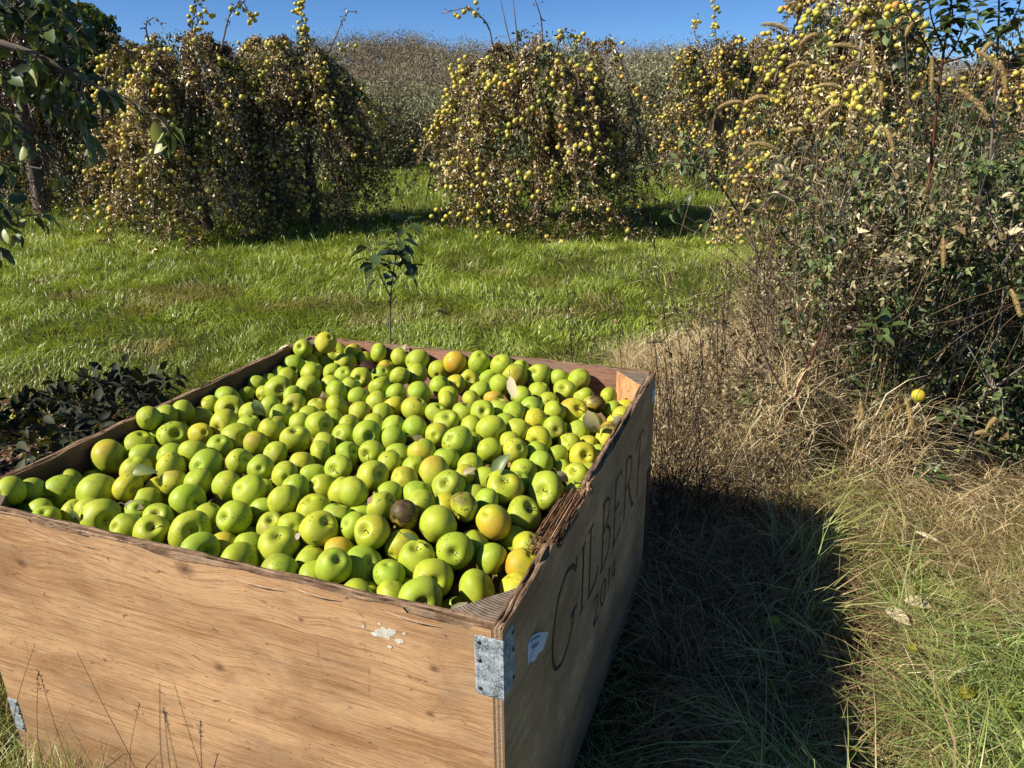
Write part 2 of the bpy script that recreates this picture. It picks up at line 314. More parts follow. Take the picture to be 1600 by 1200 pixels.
    m.bump(m.math('SUBTRACT', m.math('ADD', m.math('MULTIPLY', fine, 0.5), m.math('MULTIPLY', fib, 0.35)), gouge), 0.5, 0.0025)
    return m.fin(c, rough, 0.25)
M['ply_front'] = ply('tan_plywood', (0.33, 0.158, 0.064), (0.54, 0.325, 0.160), (0.15, 0.07, 0.03), 'x', KN, 0.5)  # orange-tan veneer, the front board's own colour
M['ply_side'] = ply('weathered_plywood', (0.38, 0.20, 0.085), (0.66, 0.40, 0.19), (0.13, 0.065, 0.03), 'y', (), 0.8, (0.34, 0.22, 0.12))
M['ply_in'] = ply('dark_inner_plywood', (0.10, 0.052, 0.03), (0.19, 0.105, 0.065), (0.04, 0.022, 0.014), 'y', (), 0.6, (0.07, 0.05, 0.035))  # dark brown inner faces; the back board has a lighter, redder one
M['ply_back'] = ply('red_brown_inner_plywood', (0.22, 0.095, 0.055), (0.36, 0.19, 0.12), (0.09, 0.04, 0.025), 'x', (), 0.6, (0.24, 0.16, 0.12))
M['block'] = ply('orange_corner_block', (0.42, 0.19, 0.07), (0.55, 0.30, 0.13), (0.18, 0.07, 0.03), 'z', (), 0.5)
def edge_mat():
    m = NM('plywood_edge'); o = m.obj(); n = m.noise(m.mapping(o, (14, 14, 60)), 6, 6, 0.7); t = m.tint()
    f = m.math('ADD', m.math('MULTIPLY', t, 0.6), m.math('MULTIPLY', n, 0.5)); m.bump(n, 0.8, 0.004)
    return m.fin(m.ramp(f, (0.22, (0.04, 0.022, 0.013)), (0.5, (0.19, 0.115, 0.065)), (0.78, (0.38, 0.26, 0.16)), (1.0, (0.60, 0.42, 0.23))), 0.85, 0.15)
M['edge'] = edge_mat()
M['splint'] = leaf_mat('torn_wood', ((0.0, (0.035, 0.018, 0.010)), (0.4, (0.16, 0.085, 0.045)), (0.75, (0.36, 0.20, 0.10)), (1.0, (0.62, 0.42, 0.24))), 0.0, 0.85, 0.15, 90, 0.5)
def endgrain():
    m = NM('post_end_grain'); o = m.obj(); sx = m.n('SeparateXYZ'); m.l(o, sx.inputs[0])
    dx = m.math('SUBTRACT', sx.outputs[0], -0.02); dy = m.math('SUBTRACT', sx.outputs[1], 0.16); n = m.noise(o, 22, 3)
    r = m.math('SQRT', m.math('ADD', m.math('MULTIPLY', dx, dx), m.math('MULTIPLY', dy, dy)))
    s = m.math('SINE', m.math('ADD', m.math('MULTIPLY', r, 1100.0), m.math('MULTIPLY', n, 9.0)))
    f = m.math('ADD', m.math('MULTIPLY', s, 0.22), m.math('MULTIPLY', m.noise(o, 60, 5), 0.9))
    m.bump(f, 0.5, 0.002)
    return m.fin(m.ramp(f, (0.2, (0.085, 0.062, 0.045)), (0.6, (0.23, 0.175, 0.125)), (0.9, (0.36, 0.29, 0.22))), 0.85, 0.15)
M['endgrain'] = endgrain()
def galv():
    m = NM('galvanised_steel'); o = m.obj(); v = m.n('TexVoronoi'); m.l(o, v.inputs['Vector']); v.inputs['Scale'].default_value = 320
    n = m.noise(o, 55, 6, 0.7); f = m.math('ADD', m.math('MULTIPLY', v.outputs['Distance'], 0.35), m.math('MULTIPLY', n, 0.75)); m.bump(f, 0.35, 0.002)
    c = m.ramp(f, (0.34, (0.05, 0.07, 0.075)), (0.5, (0.26, 0.31, 0.33)), (0.66, (0.55, 0.60, 0.61)))
    c = m.mix(m.ramp(m.noise(o, 26, 4, 0.7), (0.60, 0.0), (0.70, 0.6)), c, (0.16, 0.09, 0.05))
    return m.fin(c, 0.55, 0.5, 0.35)
M['steel'] = galv()
M['nail'] = plain('rusty_nail', (0.03, 0.02, 0.015), (0.16, 0.11, 0.09), 400, 0.5, 0.5, 0.6)
M['paper'] = plain('white_paper', (0.62, 0.64, 0.68), (0.74, 0.75, 0.78), 30, 0.8)
M['ink'] = plain('grey_ink', (0.16, 0.17, 0.21), (0.30, 0.31, 0.36), 80)
def letter():
    m = NM('black_brush_paint'); o = m.obj(); n = m.noise(m.mapping(o, (1, 60, 12)), 6, 6, 0.75)
    return m.fin(m.ramp(n, (0.44, (0.010, 0.008, 0.007)), (0.60, (0.17, 0.10, 0.055))), 0.6, 0.3)
M['letter'] = letter()
M['smear'] = plain('dried_white_paint', (0.45, 0.42, 0.33), (0.74, 0.72, 0.62), 60, 0.7)
def soil():
    m = NM('orchard_ground'); o = m.n('NewGeometry').outputs['Position']
    a = m.noise(o, 2.0, 5); b = m.noise(o, 30, 6, 0.7)
    c = m.ramp(b, (0.3, (0.020, 0.014, 0.008)), (0.55, (0.06, 0.05, 0.02)), (0.8, (0.15, 0.12, 0.05)))
    far = m.ramp(b, (0.3, (0.03, 0.045, 0.012)), (0.8, (0.10, 0.12, 0.035)))
    m.bump(b, 0.8, 0.03)
    return m.fin(m.mix(m.ramp(a, (0.35, 0.0), (0.65, 1.0)), c, far), 0.95, 0.1)
M['soil'] = soil()
M['hill'] = plain('hill_scrub', (0.045, 0.036, 0.022), (0.13, 0.10, 0.06), 0.08, 0.95, 0.05)

# ------------------------------------------------------------------ setting: ground and hill
TH = -0.3635
BO = np.array([-0.01881, 0.92594, 0.0])          # the bin's near right corner on the ground
BA = np.array([math.cos(TH), math.sin(TH), 0]); BB = np.array([-math.sin(TH), math.cos(TH), 0])
BD = 1.2447                                     # depth of the bin
def loc2w(x, y, z): return BO + BA * x + BB * y + np.array([0, 0, z])
def w2loc(P): d = P - BO; return np.stack([d @ BA, d @ BB, P[..., 2]], -1)
def gz(x, y):                                   # ground height
    near = np.clip((np.hypot(x, y) - 1.5) / 2.0, 0, 1)
    return (vnoise(x + 40, y + 40, 0.9, 1) - 0.5) * 0.07 * near + (vnoise(x + 40, y + 40, 3.1, 2) - 0.5) * 0.12 * near
def make_ground():
    g = G(); xs = np.unique(np.concatenate([np.linspace(-12, 12, 130), np.linspace(-700, 700, 41)])); ys = np.unique(np.concatenate([np.linspace(-1, 20, 120), np.linspace(-60, 1200, 50)]))
    X, Y = np.meshgrid(xs, ys); Z = np.where(Y < 45, gz(X, Y), 0)
    n, m = X.shape; i = np.arange(n * m).reshape(n, m)
    g.add(np.stack([X, Y, Z], -1), [np.stack([i[:-1, :-1], i[:-1, 1:], i[1:, 1:], i[1:, :-1]], -1).reshape(-1, 4)])
    tag(g.build('ground', M['soil']), kind='structure')
make_ground()
def hillz(x, y):
    px = 800 + x / y * FOC                       # ridge height follows the skyline's outline
    ridge = np.interp(px, [-900, 0, 380, 470, 560, 660, 720, 960, 1200, 1330, 1480, 1560, 2300], [138, 138, 134, 130, 118, 118, 132, 134, 140, 148, 162, 162, 162])
    top = (178 - ridge) / FOC * 190
    s = np.clip((y - 45) / 145, 0, 1); s = s * s * (3 - 2 * s)
    return top * s + CAMZ * s + vnoise(x + 300, y, 22, 5) * 1.6 * s
def make_hill():
    g = G(); X, Y = np.meshgrid(np.linspace(-1.15, 1.15, 120), np.linspace(46, 260, 50)); Xw = X * Y
    Z = hillz(Xw, np.minimum(Y, 190)) - np.clip(Y - 195, 0, 99) * 0.1 - 0.15
    n, m = X.shape; i = np.arange(n * m).reshape(n, m)
    g.add(np.stack([Xw, Y, Z], -1), [np.stack([i[:-1, :-1], i[:-1, 1:], i[1:, 1:], i[1:, :-1]], -1).reshape(-1, 4)])
    tag(g.build('hill', M['hill']), kind='structure')
make_hill()

# ------------------------------------------------------------------ the wooden bin
def ply_panel(name, P, s0, s1, plies, z0, top, mats, parent, step=0.007, outer_first=True):
    g = G(); n = max(2, int(abs(s1 - s0) / step)); s = np.linspace(s0, s1, n)
    for k, (t0, t1) in enumerate(plies):
        za, zb = top(s, k, 0), top(s, k, 1)
        V = np.stack([P(s, t0, np.full(n, z0)), P(s, t1, np.full(n, z0)), P(s, t1, zb), P(s, t0, za)], 1)   # n,4,3
        i = np.arange(n * 4).reshape(n, 4); a, b = i[:-1], i[1:]
        f = lambda p, q: np.stack([a[:, p], b[:, p], b[:, q], a[:, q]], -1)
        out, inn, tp, bt = f(0, 3), f(1, 2), f(3, 2), f(0, 1)
        ends = np.array([i[0], i[-1]])
        tn = 0.35 + 0.3 * ((k % 2)) + 0.0 * s[0]
        tt = np.repeat(tn + (vnoise(s * 40 + 9, s * 0 + k, 1.0, 11) - 0.5) * 0.7, 4)
        j = g.n; g.add(V, [], tt)
        for fc, mt in ((out, 0 if k == 0 else 1), (inn, 2 if k == len(plies) - 1 else 1), (tp, 1), (bt, 1), (ends, 1)):
            g.F.setdefault(4, []).append((fc + j, np.full(len(fc), mt)))
    return g.build(name, mats, parent, smooth=False)
crate = empty('apple_bin', BO, TH)
tag(crate, 'large square plywood bin with worn rims, filled to the top with green apples', 'bin')
def jag(s, k, e, amp, sd): return (vnoise(s * 100 + 30, s * 0 + k * .8 + e * .5, 6.0, sd) - 0.5) * amp + (vnoise(s * 100 + 30, s * 0 + k * 1.7 + e * .3, 1.1, sd + 1) - 0.5) * amp * 0.22
def top_front(s, k, e):
    z = RIM + jag(s, k, e, 0.004, 21)
    if k == 0:
        d = vnoise(s * 10 + 50, s * 0, 0.7, 31); z = z - 0.003 - np.clip(d - 0.5, 0, 1) * 0.012
        z = np.where((s > -0.98) & (s < -0.82), z - 0.005, z); z = np.where((s > -0.70) & (s < -0.52), z - 0.012 * np.sin((s + 0.70) / 0.18 * PI), z)
        z = np.where((s > -0.16) & (s < -0.05), z - 0.008, z)
    if k == 1: z = z - 0.002 - np.clip(vnoise(s * 10 + 50, s * 0 + 4, 0.6, 33) - 0.5, 0, 1) * 0.015
    return z
def top_right(s, k, e):                          # s runs away from the camera
    z = RIM + jag(s, k, e, 0.006, 41) - np.clip(vnoise(s * 10 + 20, s * 0 + k, 0.6, 43) - 0.55, 0, 1) * 0.02
    gap = np.clip((s - 0.25) / 0.03, 0, 1) * np.clip((0.50 - s) / 0.03, 0, 1)
    z = z - gap * [0.022, 0.034, 0.045, 0.055, 0.065][k] - gap * jag(s, k, e, 0.02, 47)
    z = z - np.clip((s - 0.5) / 0.1, 0, 1) * np.clip((0.95 - s) / 0.1, 0, 1) * 0.010 * (k < 2)
    return z
def top_back(s, k, e): return RIM + jag(s, k, e, 0.005, 51) - np.clip(vnoise(s * 10 + 60, s * 0 + k, 0.8, 53) - 0.6, 0, 1) * 0.02
def top_left(s, k, e): return RIM + jag(s, k, e, 0.005, 61) - np.clip(vnoise(s * 10 + 60, s * 0 + k * 0.3, 0.9, 63) - 0.6, 0, 1) * 0.015
T5 = [(0.0, .0032), (.0035, .0068), (.0071, .0105), (.0108, .0142), (.0145, .018)]
pl = lambda f: (lambda s, t, z: np.stack([s * 0 + f[0](s, t), s * 0 + f[1](s, t), z], -1))
one = lambda s: s * 0 + 1
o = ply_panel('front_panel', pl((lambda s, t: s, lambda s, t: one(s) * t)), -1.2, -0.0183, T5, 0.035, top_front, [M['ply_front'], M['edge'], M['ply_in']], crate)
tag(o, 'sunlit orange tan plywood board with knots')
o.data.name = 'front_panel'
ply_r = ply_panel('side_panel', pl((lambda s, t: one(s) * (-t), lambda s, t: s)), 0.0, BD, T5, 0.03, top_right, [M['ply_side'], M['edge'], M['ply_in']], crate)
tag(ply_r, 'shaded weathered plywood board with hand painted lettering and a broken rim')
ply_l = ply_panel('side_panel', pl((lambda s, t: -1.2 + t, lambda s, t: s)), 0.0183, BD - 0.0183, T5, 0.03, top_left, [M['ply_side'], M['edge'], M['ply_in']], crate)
tag(ply_l, 'dark plywood board on the far side from the lettering')
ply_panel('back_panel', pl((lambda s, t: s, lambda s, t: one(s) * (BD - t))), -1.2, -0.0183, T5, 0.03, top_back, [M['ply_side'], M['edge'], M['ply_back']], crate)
g = G(); g.box((-1.18, 0.02, 0.08), (-0.02, BD - 0.02, 0.10)); g.build('floor_board', M['ply_in'], crate, False)
for sy in (0.05, 0.58, 1.11):
    g = G(); g.box((-1.19, sy, 0.0), (-0.01, sy + 0.09, 0.078)); g.build('runner', M['ply_side'], crate, False)
def post(cx, cy, sx, sy, top, leg=0.095, m1='block'):
    g = G(); a = (cx, cy); b = (cx + sx * leg, cy); c = (cx, cy + sy * leg * 1.12)
    V = [(*a, 0.1), (*b, 0.1), (*c, 0.1), (*a, top), (*b, top), (*c, top)]
    g.add(V, [[(3, 4, 5), (0, 2, 1)], [(0, 1, 4, 3), (1, 2, 5, 4), (2, 0, 3, 5)]])
    me = g.mesh('corner_post', [M['endgrain'], M[m1]], False)
    me.polygons.foreach_set('material_index', [0 if len(p.vertices) == 3 else 1 for p in me.polygons])
    o = bpy.data.objects.new('corner_post', me); COL.objects.link(o); o.parent = crate
    bv = o.modifiers.new('b', 'BEVEL'); bv.width = 0.002; bv.segments = 2
    return o
tag(post(-0.0185, 0.0185, -1, 1, RIM - 0.010), 'grey weathered end grain beside the metal bracket')
tag(post(-0.0185, BD - 0.0185, -1, -1, RIM - 0.004), 'bright orange post in the far corner')
post(-1.1815, BD - 0.0185, 1, -1, RIM - 0.004, m1='ply_in'); post(-1.1815, 0.0185, 1, 1, RIM - 0.012, m1='ply_in')  # left posts take the dark inner ply: shade put into their colour

# splintered rim of the lettered board
g = G(); n = 210
y0 = rnd(0.255, 0.46, n); ln = rnd(0.03, 0.20, n) * rnd(0.5, 1, n); ln = np.minimum(ln, 0.53 - y0)
x0 = -rnd(0.000, 0.062, n) ** 1.0; dep = -x0 / 0.062
z0 = RIM - 0.012 - dep * 0.024 - rnd(0, 0.014, n)
z1 = z0 + rnd(-0.004, 0.004, n); 
dx_ = rnd(-.004, .004, n)
P = np.stack([np.stack([x0 + (t * dx_), y0 + ln * t, z0 + (z1 - z0) * t + rnd(-.0006, .0006, n)], -1) for t in (0, 0.1, 0.6, 0.95, 1)], 1)
g.tubes(P, np.array([0.5, 1, 0.9, 0.6, 0.1]) * (rnd(0.0006, 0.0026, n) * rnd(.4, 1, n))[:, None], 4, np.clip(rnd(0.0, 0.9, n), 0, 1), cap=True)
n = 70; y0 = rnd(0.49, 0.53, n); x0 = -rnd(0.0, 0.018, n); z0 = RIM - rnd(0.0, 0.03, n); d = unit(np.stack([rnd(-0.5, 0.3, n), rnd(-1, -0.1, n), rnd(-0.5, 0.4, n)], -1)) * rnd(0.008, 0.03, n)[:, None]
P = np.stack([np.stack([x0, y0, z0], -1) + d * t for t in (0, 0.5, 1)], 1); g.tubes(P, np.array([1, .7, .2]) * rnd(0.0006, 0.0018, n)[:, None], 3, rnd(0.5, 1.0, n))
n = 40; y0 = rnd(0.245, 0.27, n); x0 = -rnd(0.0, 0.05, n); z0 = RIM - rnd(0.0, 0.03, n); d = unit(np.stack([rnd(-0.6, 0.6, n), rnd(-0.6, 0.6, n), rnd(-0.1, 0.6, n)], -1)) * rnd(0.008, 0.025, n)[:, None]
P = np.stack([np.stack([x0, y0, z0], -1) + d * t for t in (0, 0.5, 1)], 1); g.tubes(P, np.array([1, .7, .2]) * rnd(0.0006, 0.0016, n)[:, None], 3, rnd(0.2, 0.9, n))
tag(g.build('broken_rim', M['splint'], crate, False), 'torn splinters of the broken rim')
# slivers lifting off the front board and along the left rim
g = G()
sl = [(-0.985, RIM - .022, 0.17, -.022), (-0.90, RIM - .020, 0.10, -.010), (-0.50, RIM - .02, 0.11, -0.004), (-0.37, RIM - .012, 0.09, -.004), (-0.20, RIM - .014, .1, -.006)]
for u, z, l, dz in sl:
    P = np.array([[(u + l * t, -0.0015 - 0.004 * math.sin(t * PI), z + dz * t) for t in (0, .3, .6, 1)]]); g.tubes(P, np.array([[.0008, .0022, .0018, .0004]]), 4, 0.9)
n = 60; u = rnd(-1.19, -.03, n); y = rnd(0, .016, n); z = RIM - rnd(0, .008, n); l = rnd(.01, .04, n)
P = np.stack([np.stack([u + l * t, y, z + .003 * math.sin(t * PI)], -1) for t in (0, .5, 1)], 1); g.tubes(P, rnd(.0004, .0011, n)[:, None] * np.array([.6, 1, .2]), 3, rnd(0, 1, n))
n = 60; y = rnd(.1, 1.2, n); u = -1.2 + rnd(0, .016, n); z = RIM - rnd(0, .012, n); l = rnd(.01, .06, n)
P = np.stack([np.stack([u, y + l * t, z + .003 * math.sin(t * PI)], -1) for t in (0, .5, 1)], 1); g.tubes(P, rnd(.0005, .0018, n)[:, None] * np.array([.6, 1, .2]), 3, rnd(0, .6, n))
g.build('worn_edge', M['edge'], crate, False)

# galvanised corner brackets
def bracket(z0, z1, w, corner=0.0, flip=1, label=None):
    g = G(); th = 0.0016
    def leg(toP, W):
        # rounded plate with two pressed ribs, as a fine grid
        nu, nz = 22, 40; uu = np.linspace(0, W, nu); zz = np.linspace(z0, z1, nz); U, Z = np.meshgrid(uu, zz)
        rel = (Z - z0) / (z1 - z0)
        h = th + 0.0011 * np.exp(-((rel - 0.70) / 0.035) ** 2) * (U > W * 0.3) + 0.0011 * np.exp(-((rel - 0.22) / 0.03) ** 2) * (U > W * 0.25) + 0.0009 * np.exp(-((rel - 0.5) / 0.02) ** 2) * (U > W * .5)
        h = h + 0.0006 * (vnoise(U * 900 + 5, Z * 900, 4, 77) - 0.5)
        rr = 0.007; cu = W - rr
        for cz, sg in ((z0 + rr, -1), (z1 - rr, 1)):
            m = (U > cu) & ((Z - cz) * sg > 0); dd = np.hypot(U - cu, Z - cz); k = np.where(m & (dd > rr), rr / np.maximum(dd, 1e-6), 1)
            U = np.where(m, cu + (U - cu) * k, U); Z = np.where(m, cz + (Z - cz) * k, Z)
        edge = (np.arange(nu)[None] == nu - 1) | (np.arange(nz)[:, None] == 0) | (np.arange(nz)[:, None] == nz - 1)
        h = np.where(edge, 0.0002, h)
        i = np.arange(nu * nz).reshape(nz, nu)
        g.add(toP(U, h, Z), [np.stack([i[:-1, :-1], i[:-1, 1:], i[1:, 1:], i[1:, :-1]], -1).reshape(-1, 4)])
    leg(lambda U, h, Z: np.stack([corner - flip * (U - th * 0.9), -h - 0.0001 + 0 * U, Z], -1), w)
    leg(lambda U, h, Z: np.stack([corner + flip * (h + 0.0001) + 0 * U, U - th * 0.9, Z], -1), w)
    o = g.build('corner_bracket', M['steel'], crate); tag(o, label)
    for zz in (0.90, 0.60, 0.13):
        for side in (0, 1):
            g2 = G(); an = np.linspace(0, 2 * PI, 13)[:-1]; z = z0 + (z1 - z0) * zz; r = 0.0036; uu = w * 0.80
            ring = []
            for rr, hh in ((r, .0022), (r * .85, .0034), (r * .3, .0037)):
                for a in an:
                    c, s_ = rr * math.cos(a), rr * math.sin(a)
                    ring.append((corner - flip * (uu + c), -hh, z + s_) if side == 0 else (corner + flip * hh, uu + c, z + s_))
            i = np.arange(36).reshape(3, 12); nx = np.roll(i, -1, 1)
            g2.add(ring, [np.stack([i[:-1], nx[:-1], nx[1:], i[1:]], -1).reshape(-1, 4), i[2:3]])
            g2.build('nail', M['nail'], o)
    return o
bracket(RIM - 0.131, RIM - 0.019, 0.048, 0.0, 1, 'pale galvanised angle at the near corner')
bracket(0.13, 0.22, 0.030, -1.2, -1, 'dull grey angle low on the shaded edge')
g = G(); g.box((0.0006, 1.19, 0.11), (0.0032, 1.235, 0.42)); g.build('base_strap', M['nail'], crate, False)
g = G(); g.box((0.0006, 1.20, RIM - 0.085), (0.0022, 1.232, RIM - 0.045)); g.build('white_tag', M['paper'], crate, False)

# painted lettering, as brush strokes on the side board
LS = {
 'g': ([(.405, -.150), (.378, -.122), (.335, -.112), (.292, -.128), (.262, -.170), (.248, -.215), (.252, -.262), (.274, -.296), (.312, -.310), (.352, -.300), (.385, -.272), (.397, -.240)], .011),
 'g1': ([(.370, -.243), (.397, -.240), (.420, -.243)], .009), 'g2': ([(.405, -.150), (.408, -.118)], .009),
 'i': ([(.462, -.130), (.455, -.285)], .011), 'i1': ([(.445, -.131), (.480, -.128)], .007), 'i2': ([(.438, -.287), (.472, -.283)], .007),
 'l': ([(.520, -.120), (.515, -.288)], .011), 'l1': ([(.503, -.122), (.540, -.118)], .007), 'l2': ([(.505, -.290), (.545, -.290), (.586, -.283), (.590, -.255)], .009),
 'b': ([(.635, -.120), (.630, -.292)], .011), 'b1': ([(.620, -.121), (.665, -.120), (.694, -.140), (.692, -.168), (.668, -.192), (.634, -.198)], .009), 'b2': ([(.668, -.196), (.702, -.218), (.708, -.252), (.690, -.283), (.655, -.293), (.616, -.294)], .010),
 'e': ([(.755, -.120), (.750, -.294)], .011), 'e1': ([(.742, -.120), (.785, -.118), (.815, -.120), (.818, -.142)], .008), 'e2': ([(.754, -.203), (.800, -.201)], .008), 'e3': ([(.738, -.296), (.782, -.297), (.822, -.292), (.826, -.268)], .009),
 'r': ([(.872, -.122), (.866, -.297)], .012), 'r1': ([(.858, -.123), (.905, -.120), (.938, -.140), (.938, -.175), (.912, -.200), (.870, -.205)], .010), 'r2': ([(.905, -.203), (.935, -.255), (.968, -.300), (.988, -.300)], .013),
 't': ([(1.045, -.126), (1.038, -.300)], .012), 't1': ([(.995, -.148), (.998, -.124), (1.045, -.121), (1.095, -.120), (1.098, -.146)], .009), 't2': ([(1.020, -.302), (1.058, -.301)], .007),
 'n2': ([(.560, -.352), (.574, -.336), (.598, -.338), (.606, -.356), (.590, -.382), (.560, -.408), (.585, -.406), (.610, -.408)], .007),
 'n0': ([(.652, -.337), (.634, -.350), (.630, -.375), (.640, -.402), (.658, -.407), (.674, -.392), (.678, -.362), (.668, -.342), (.652, -.337)], .007),
 'n1': ([(.704, -.348), (.718, -.336), (.715, -.408)], .007),
 'n4': ([(.790, -.392), (.742, -.392), (.776, -.338), (.772, -.410)], .007)}
g = G()
for pts, w in LS.values():
    p = np.array(pts)
    if len(p) > 3:                                # smooth the curved strokes (Chaikin)
        for _ in range(2):
            q = [p[0]]
            for a, b in zip(p[:-1], p[1:]): q += [a * .75 + b * .25, a * .25 + b * .75]
            p = np.array(q + [p[-1]])
    else: p = np.array([p[0] + (p[-1] - p[0]) * t if len(p) == 2 else [np.interp(t * (len(p) - 1), range(len(p)), p[:, 0]), np.interp(t * (len(p) - 1), range(len(p)), p[:, 1])] for t in np.linspace(0, 1, 9)])
    t = unit(np.gradient(p, axis=0)); nn = np.stack([-t[:, 1], t[:, 0]], -1)
    ww = w * (0.8 + 0.35 * vnoise(np.arange(len(p)) * 1.0, np.full(len(p), pts[0][0] * 90), 3, 91)); ww[0] *= 0.7; ww[-1] *= 0.55
    A, B = p + nn * ww[:, None] / 2, p - nn * ww[:, None] / 2
    off = 0.0004 + 0.0001 * (len(g.V) % 5)
    V = np.stack([np.stack([A[:, 0] * 0 + off, A[:, 0], RIM + A[:, 1]], -1), np.stack([B[:, 0] * 0 + off, B[:, 0], RIM + B[:, 1]], -1)], 1)
    i = np.arange(len(p) * 2).reshape(-1, 2); g.add(V, [np.stack([i[:-1, 0], i[:-1, 1], i[1:, 1], i[1:, 0]], -1)])
tag(g.build('lettering', M['letter'], ply_r, False), 'hand brushed black letters reading GILBERT 2014')
# paper label curling off the board
g = G(); a, b = np.meshgrid(np.linspace(0, 1, 12), np.linspace(0, 1, 9)); bot = 0.10 * np.sin(a * 9) * (b < 0.01)
yy = 0.108 + a * 0.058 - b * 0.0; zz = RIM - 0.155 + (b + bot) * 0.046 + a * -0.012 + 0.006 * (1 - (2 * a - 1) ** 2) * b
xx = 0.001 + 0.030 * np.clip(a - 0.35, 0, 1) ** 1.6 * (0.45 + 0.75 * b)
i = np.arange(108).reshape(9, 12); g.add(np.stack([xx, yy, zz], -1), [np.stack([i[:-1, :-1], i[:-1, 1:], i[1:, 1:], i[1:, :-1]], -1).reshape(-1, 4)])
lab = g.build('paper_label', M['paper'], crate); tag(lab, 'small torn white paper sticker curling off the board')
g = G()
for bz, a0, a1, hh in ((.80, .25, .75, .10), (.66, .08, .70, .02), (.52, .35, .72, .09), (.46, .38, .66, .05), (.33, .08, .62, .02), (.18, .08, .50, .02)):
    A = np.linspace(a0, a1, 7); V = []
    for bb_ in (bz, bz + hh):
        V.append(np.stack([0.0016 + 0.030 * np.clip(A - 0.35, 0, 1) ** 1.6 * (0.45 + 0.75 * bb_), 0.108 + A * 0.058, RIM - 0.155 + bb_ * 0.046 - A * 0.012 + 0.006 * (1 - (2 * A - 1) ** 2) * bb_], -1))
    i = np.arange(14).reshape(2, 7); g.add(np.concatenate(V), [np.stack([i[0, :-1], i[0, 1:], i[1, 1:], i[1, :-1]], -1)])
g.build('printed_lines', M['ink'], lab, False)
# splashes of dried white paint on the front board
g = G()
for cx, cz, r in ((-.205, -.060, .014), (-.190, -.052, .008), (-.222, -.066, .006), (-.178, -.067, .007), (-.212, -.043, .003), (-.243, -.056, .003), (-.168, -.050, .003), (-.196, -.083, .004)):
    an = np.linspace(0, 2 * PI, 25)[:-1]; rr = r * (0.75 + 0.6 * (vnoise(np.cos(an) * 3 + 9 + cx * 90, np.sin(an) * 3 + 9, 1, 95) - .3))
    g.add(np.stack([cx + rr * np.cos(an) * 1.25, an * 0 - 0.0005 - 0.00008 * (len(g.V)), RIM + cz + rr * np.sin(an) * .8], -1), [np.arange(24)[None]])
tag(g.build('paint_splash', M['smear'], crate, False), 'chipped off-white paint blot')

# ------------------------------------------------------------------ the apples
AR = 0.035
def apple_mesh(seed, nr=22, ns=28):
    r = np.random.default_rng(seed); g = G()
    ph = np.linspace(0, 1, nr) ; ph = PI * (ph + 0.045 * np.sin(2 * PI * ph) * -1)
    th = np.arange(ns) * 2 * PI / ns; el, dpt, dpb = r.uniform(.76, 1.02), r.uniform(.26, .42), r.uniform(.14, .24); taper = r.uniform(-.02, .10)
    rib = r.uniform(0, .035); rp = r.uniform(0, 6); tilt = r.uniform(-.20, .20, 2); sq = r.uniform(.93, 1.0)
    PH, T = np.meshgrid(ph, th, indexing='ij'); rho0 = np.sin(PH)
    rho = rho0 * (1 + taper * np.cos(PH)) * (1 + rib * np.cos(5 * T + rp) * (0.5 - 0.5 * np.cos(PH)) + 0.02 * np.cos(2 * T + rp * 2) + 0.015 * np.cos(3 * T))
    z = el * np.cos(PH) - np.where(PH < PI / 2, dpt * np.exp(-(rho0 / .30) ** 2), -dpb * np.exp(-(rho0 / .24) ** 2))
    x = rho * np.cos(T); y = rho * np.sin(T) * sq; z = z + (tilt[0] * x + tilt[1] * y) * np.abs(z)
    lump = (vnoise(T * 1.2 + 5, PH * 1.5 + seed, 0.9, seed) - .5) * .16 * np.sin(PH) ** 2 * (np.sin(T / 2) ** 2)
    V = np.stack([x * (1 + lump), y * (1 + lump), z * (1 + lump)], -1) * AR
    i = np.arange(nr * ns).reshape(nr, ns); nx = np.roll(i, -1, 1)
    g.add(V, [np.stack([i[1:-2], i[2:-1], nx[2:-1], nx[1:-2]], -1).reshape(-1, 4)])
    g.F = {}; f = np.stack([i[:-1], i[1:], nx[1:], nx[:-1]], -1).reshape(-1, 4); g.F[4] = [(f, np.zeros(len(f), int))]
    me = g.mesh('apple', M['apple']); me['cav'] = float((el - dpt) * AR); return me
AM = [apple_mesh(100 + k) for k in range(24)]
def stem_mesh(seed):
    r = np.random.default_rng(seed); g = G(); l = r.uniform(.012, .020); b = r.uniform(-.006, .006, 2)
    P = np.array([[(b[0] * t * t, b[1] * t * t, l * t) for t in (0, .33, .66, 1)]]); g.tubes(P, np.array([[.0011, .0009, .0010, .0017]]), 6, 0.5, cap=True); return g.mesh('stem', M['stem'])
def calyx_mesh(seed):
    r = np.random.default_rng(seed); g = G(); n = 6; a = np.arange(n) * 2 * PI / n + r.uniform(0, 1)
    D = np.stack([np.cos(a) * .7, np.sin(a) * .7, r.uniform(.4, 1, n)], -1); g.leaves(np.stack([np.cos(a), np.sin(a), a * 0], -1) * .0018, D, np.array([[0, 0, 1.]]) + 0 * D, r.uniform(.005, .009, n), .003, .5, .1, -.3)
    return g.mesh('calyx', M['calyx'])
STM = [stem_mesh(k) for k in range(4)]; CLX = [calyx_mesh(k) for k in range(3)]

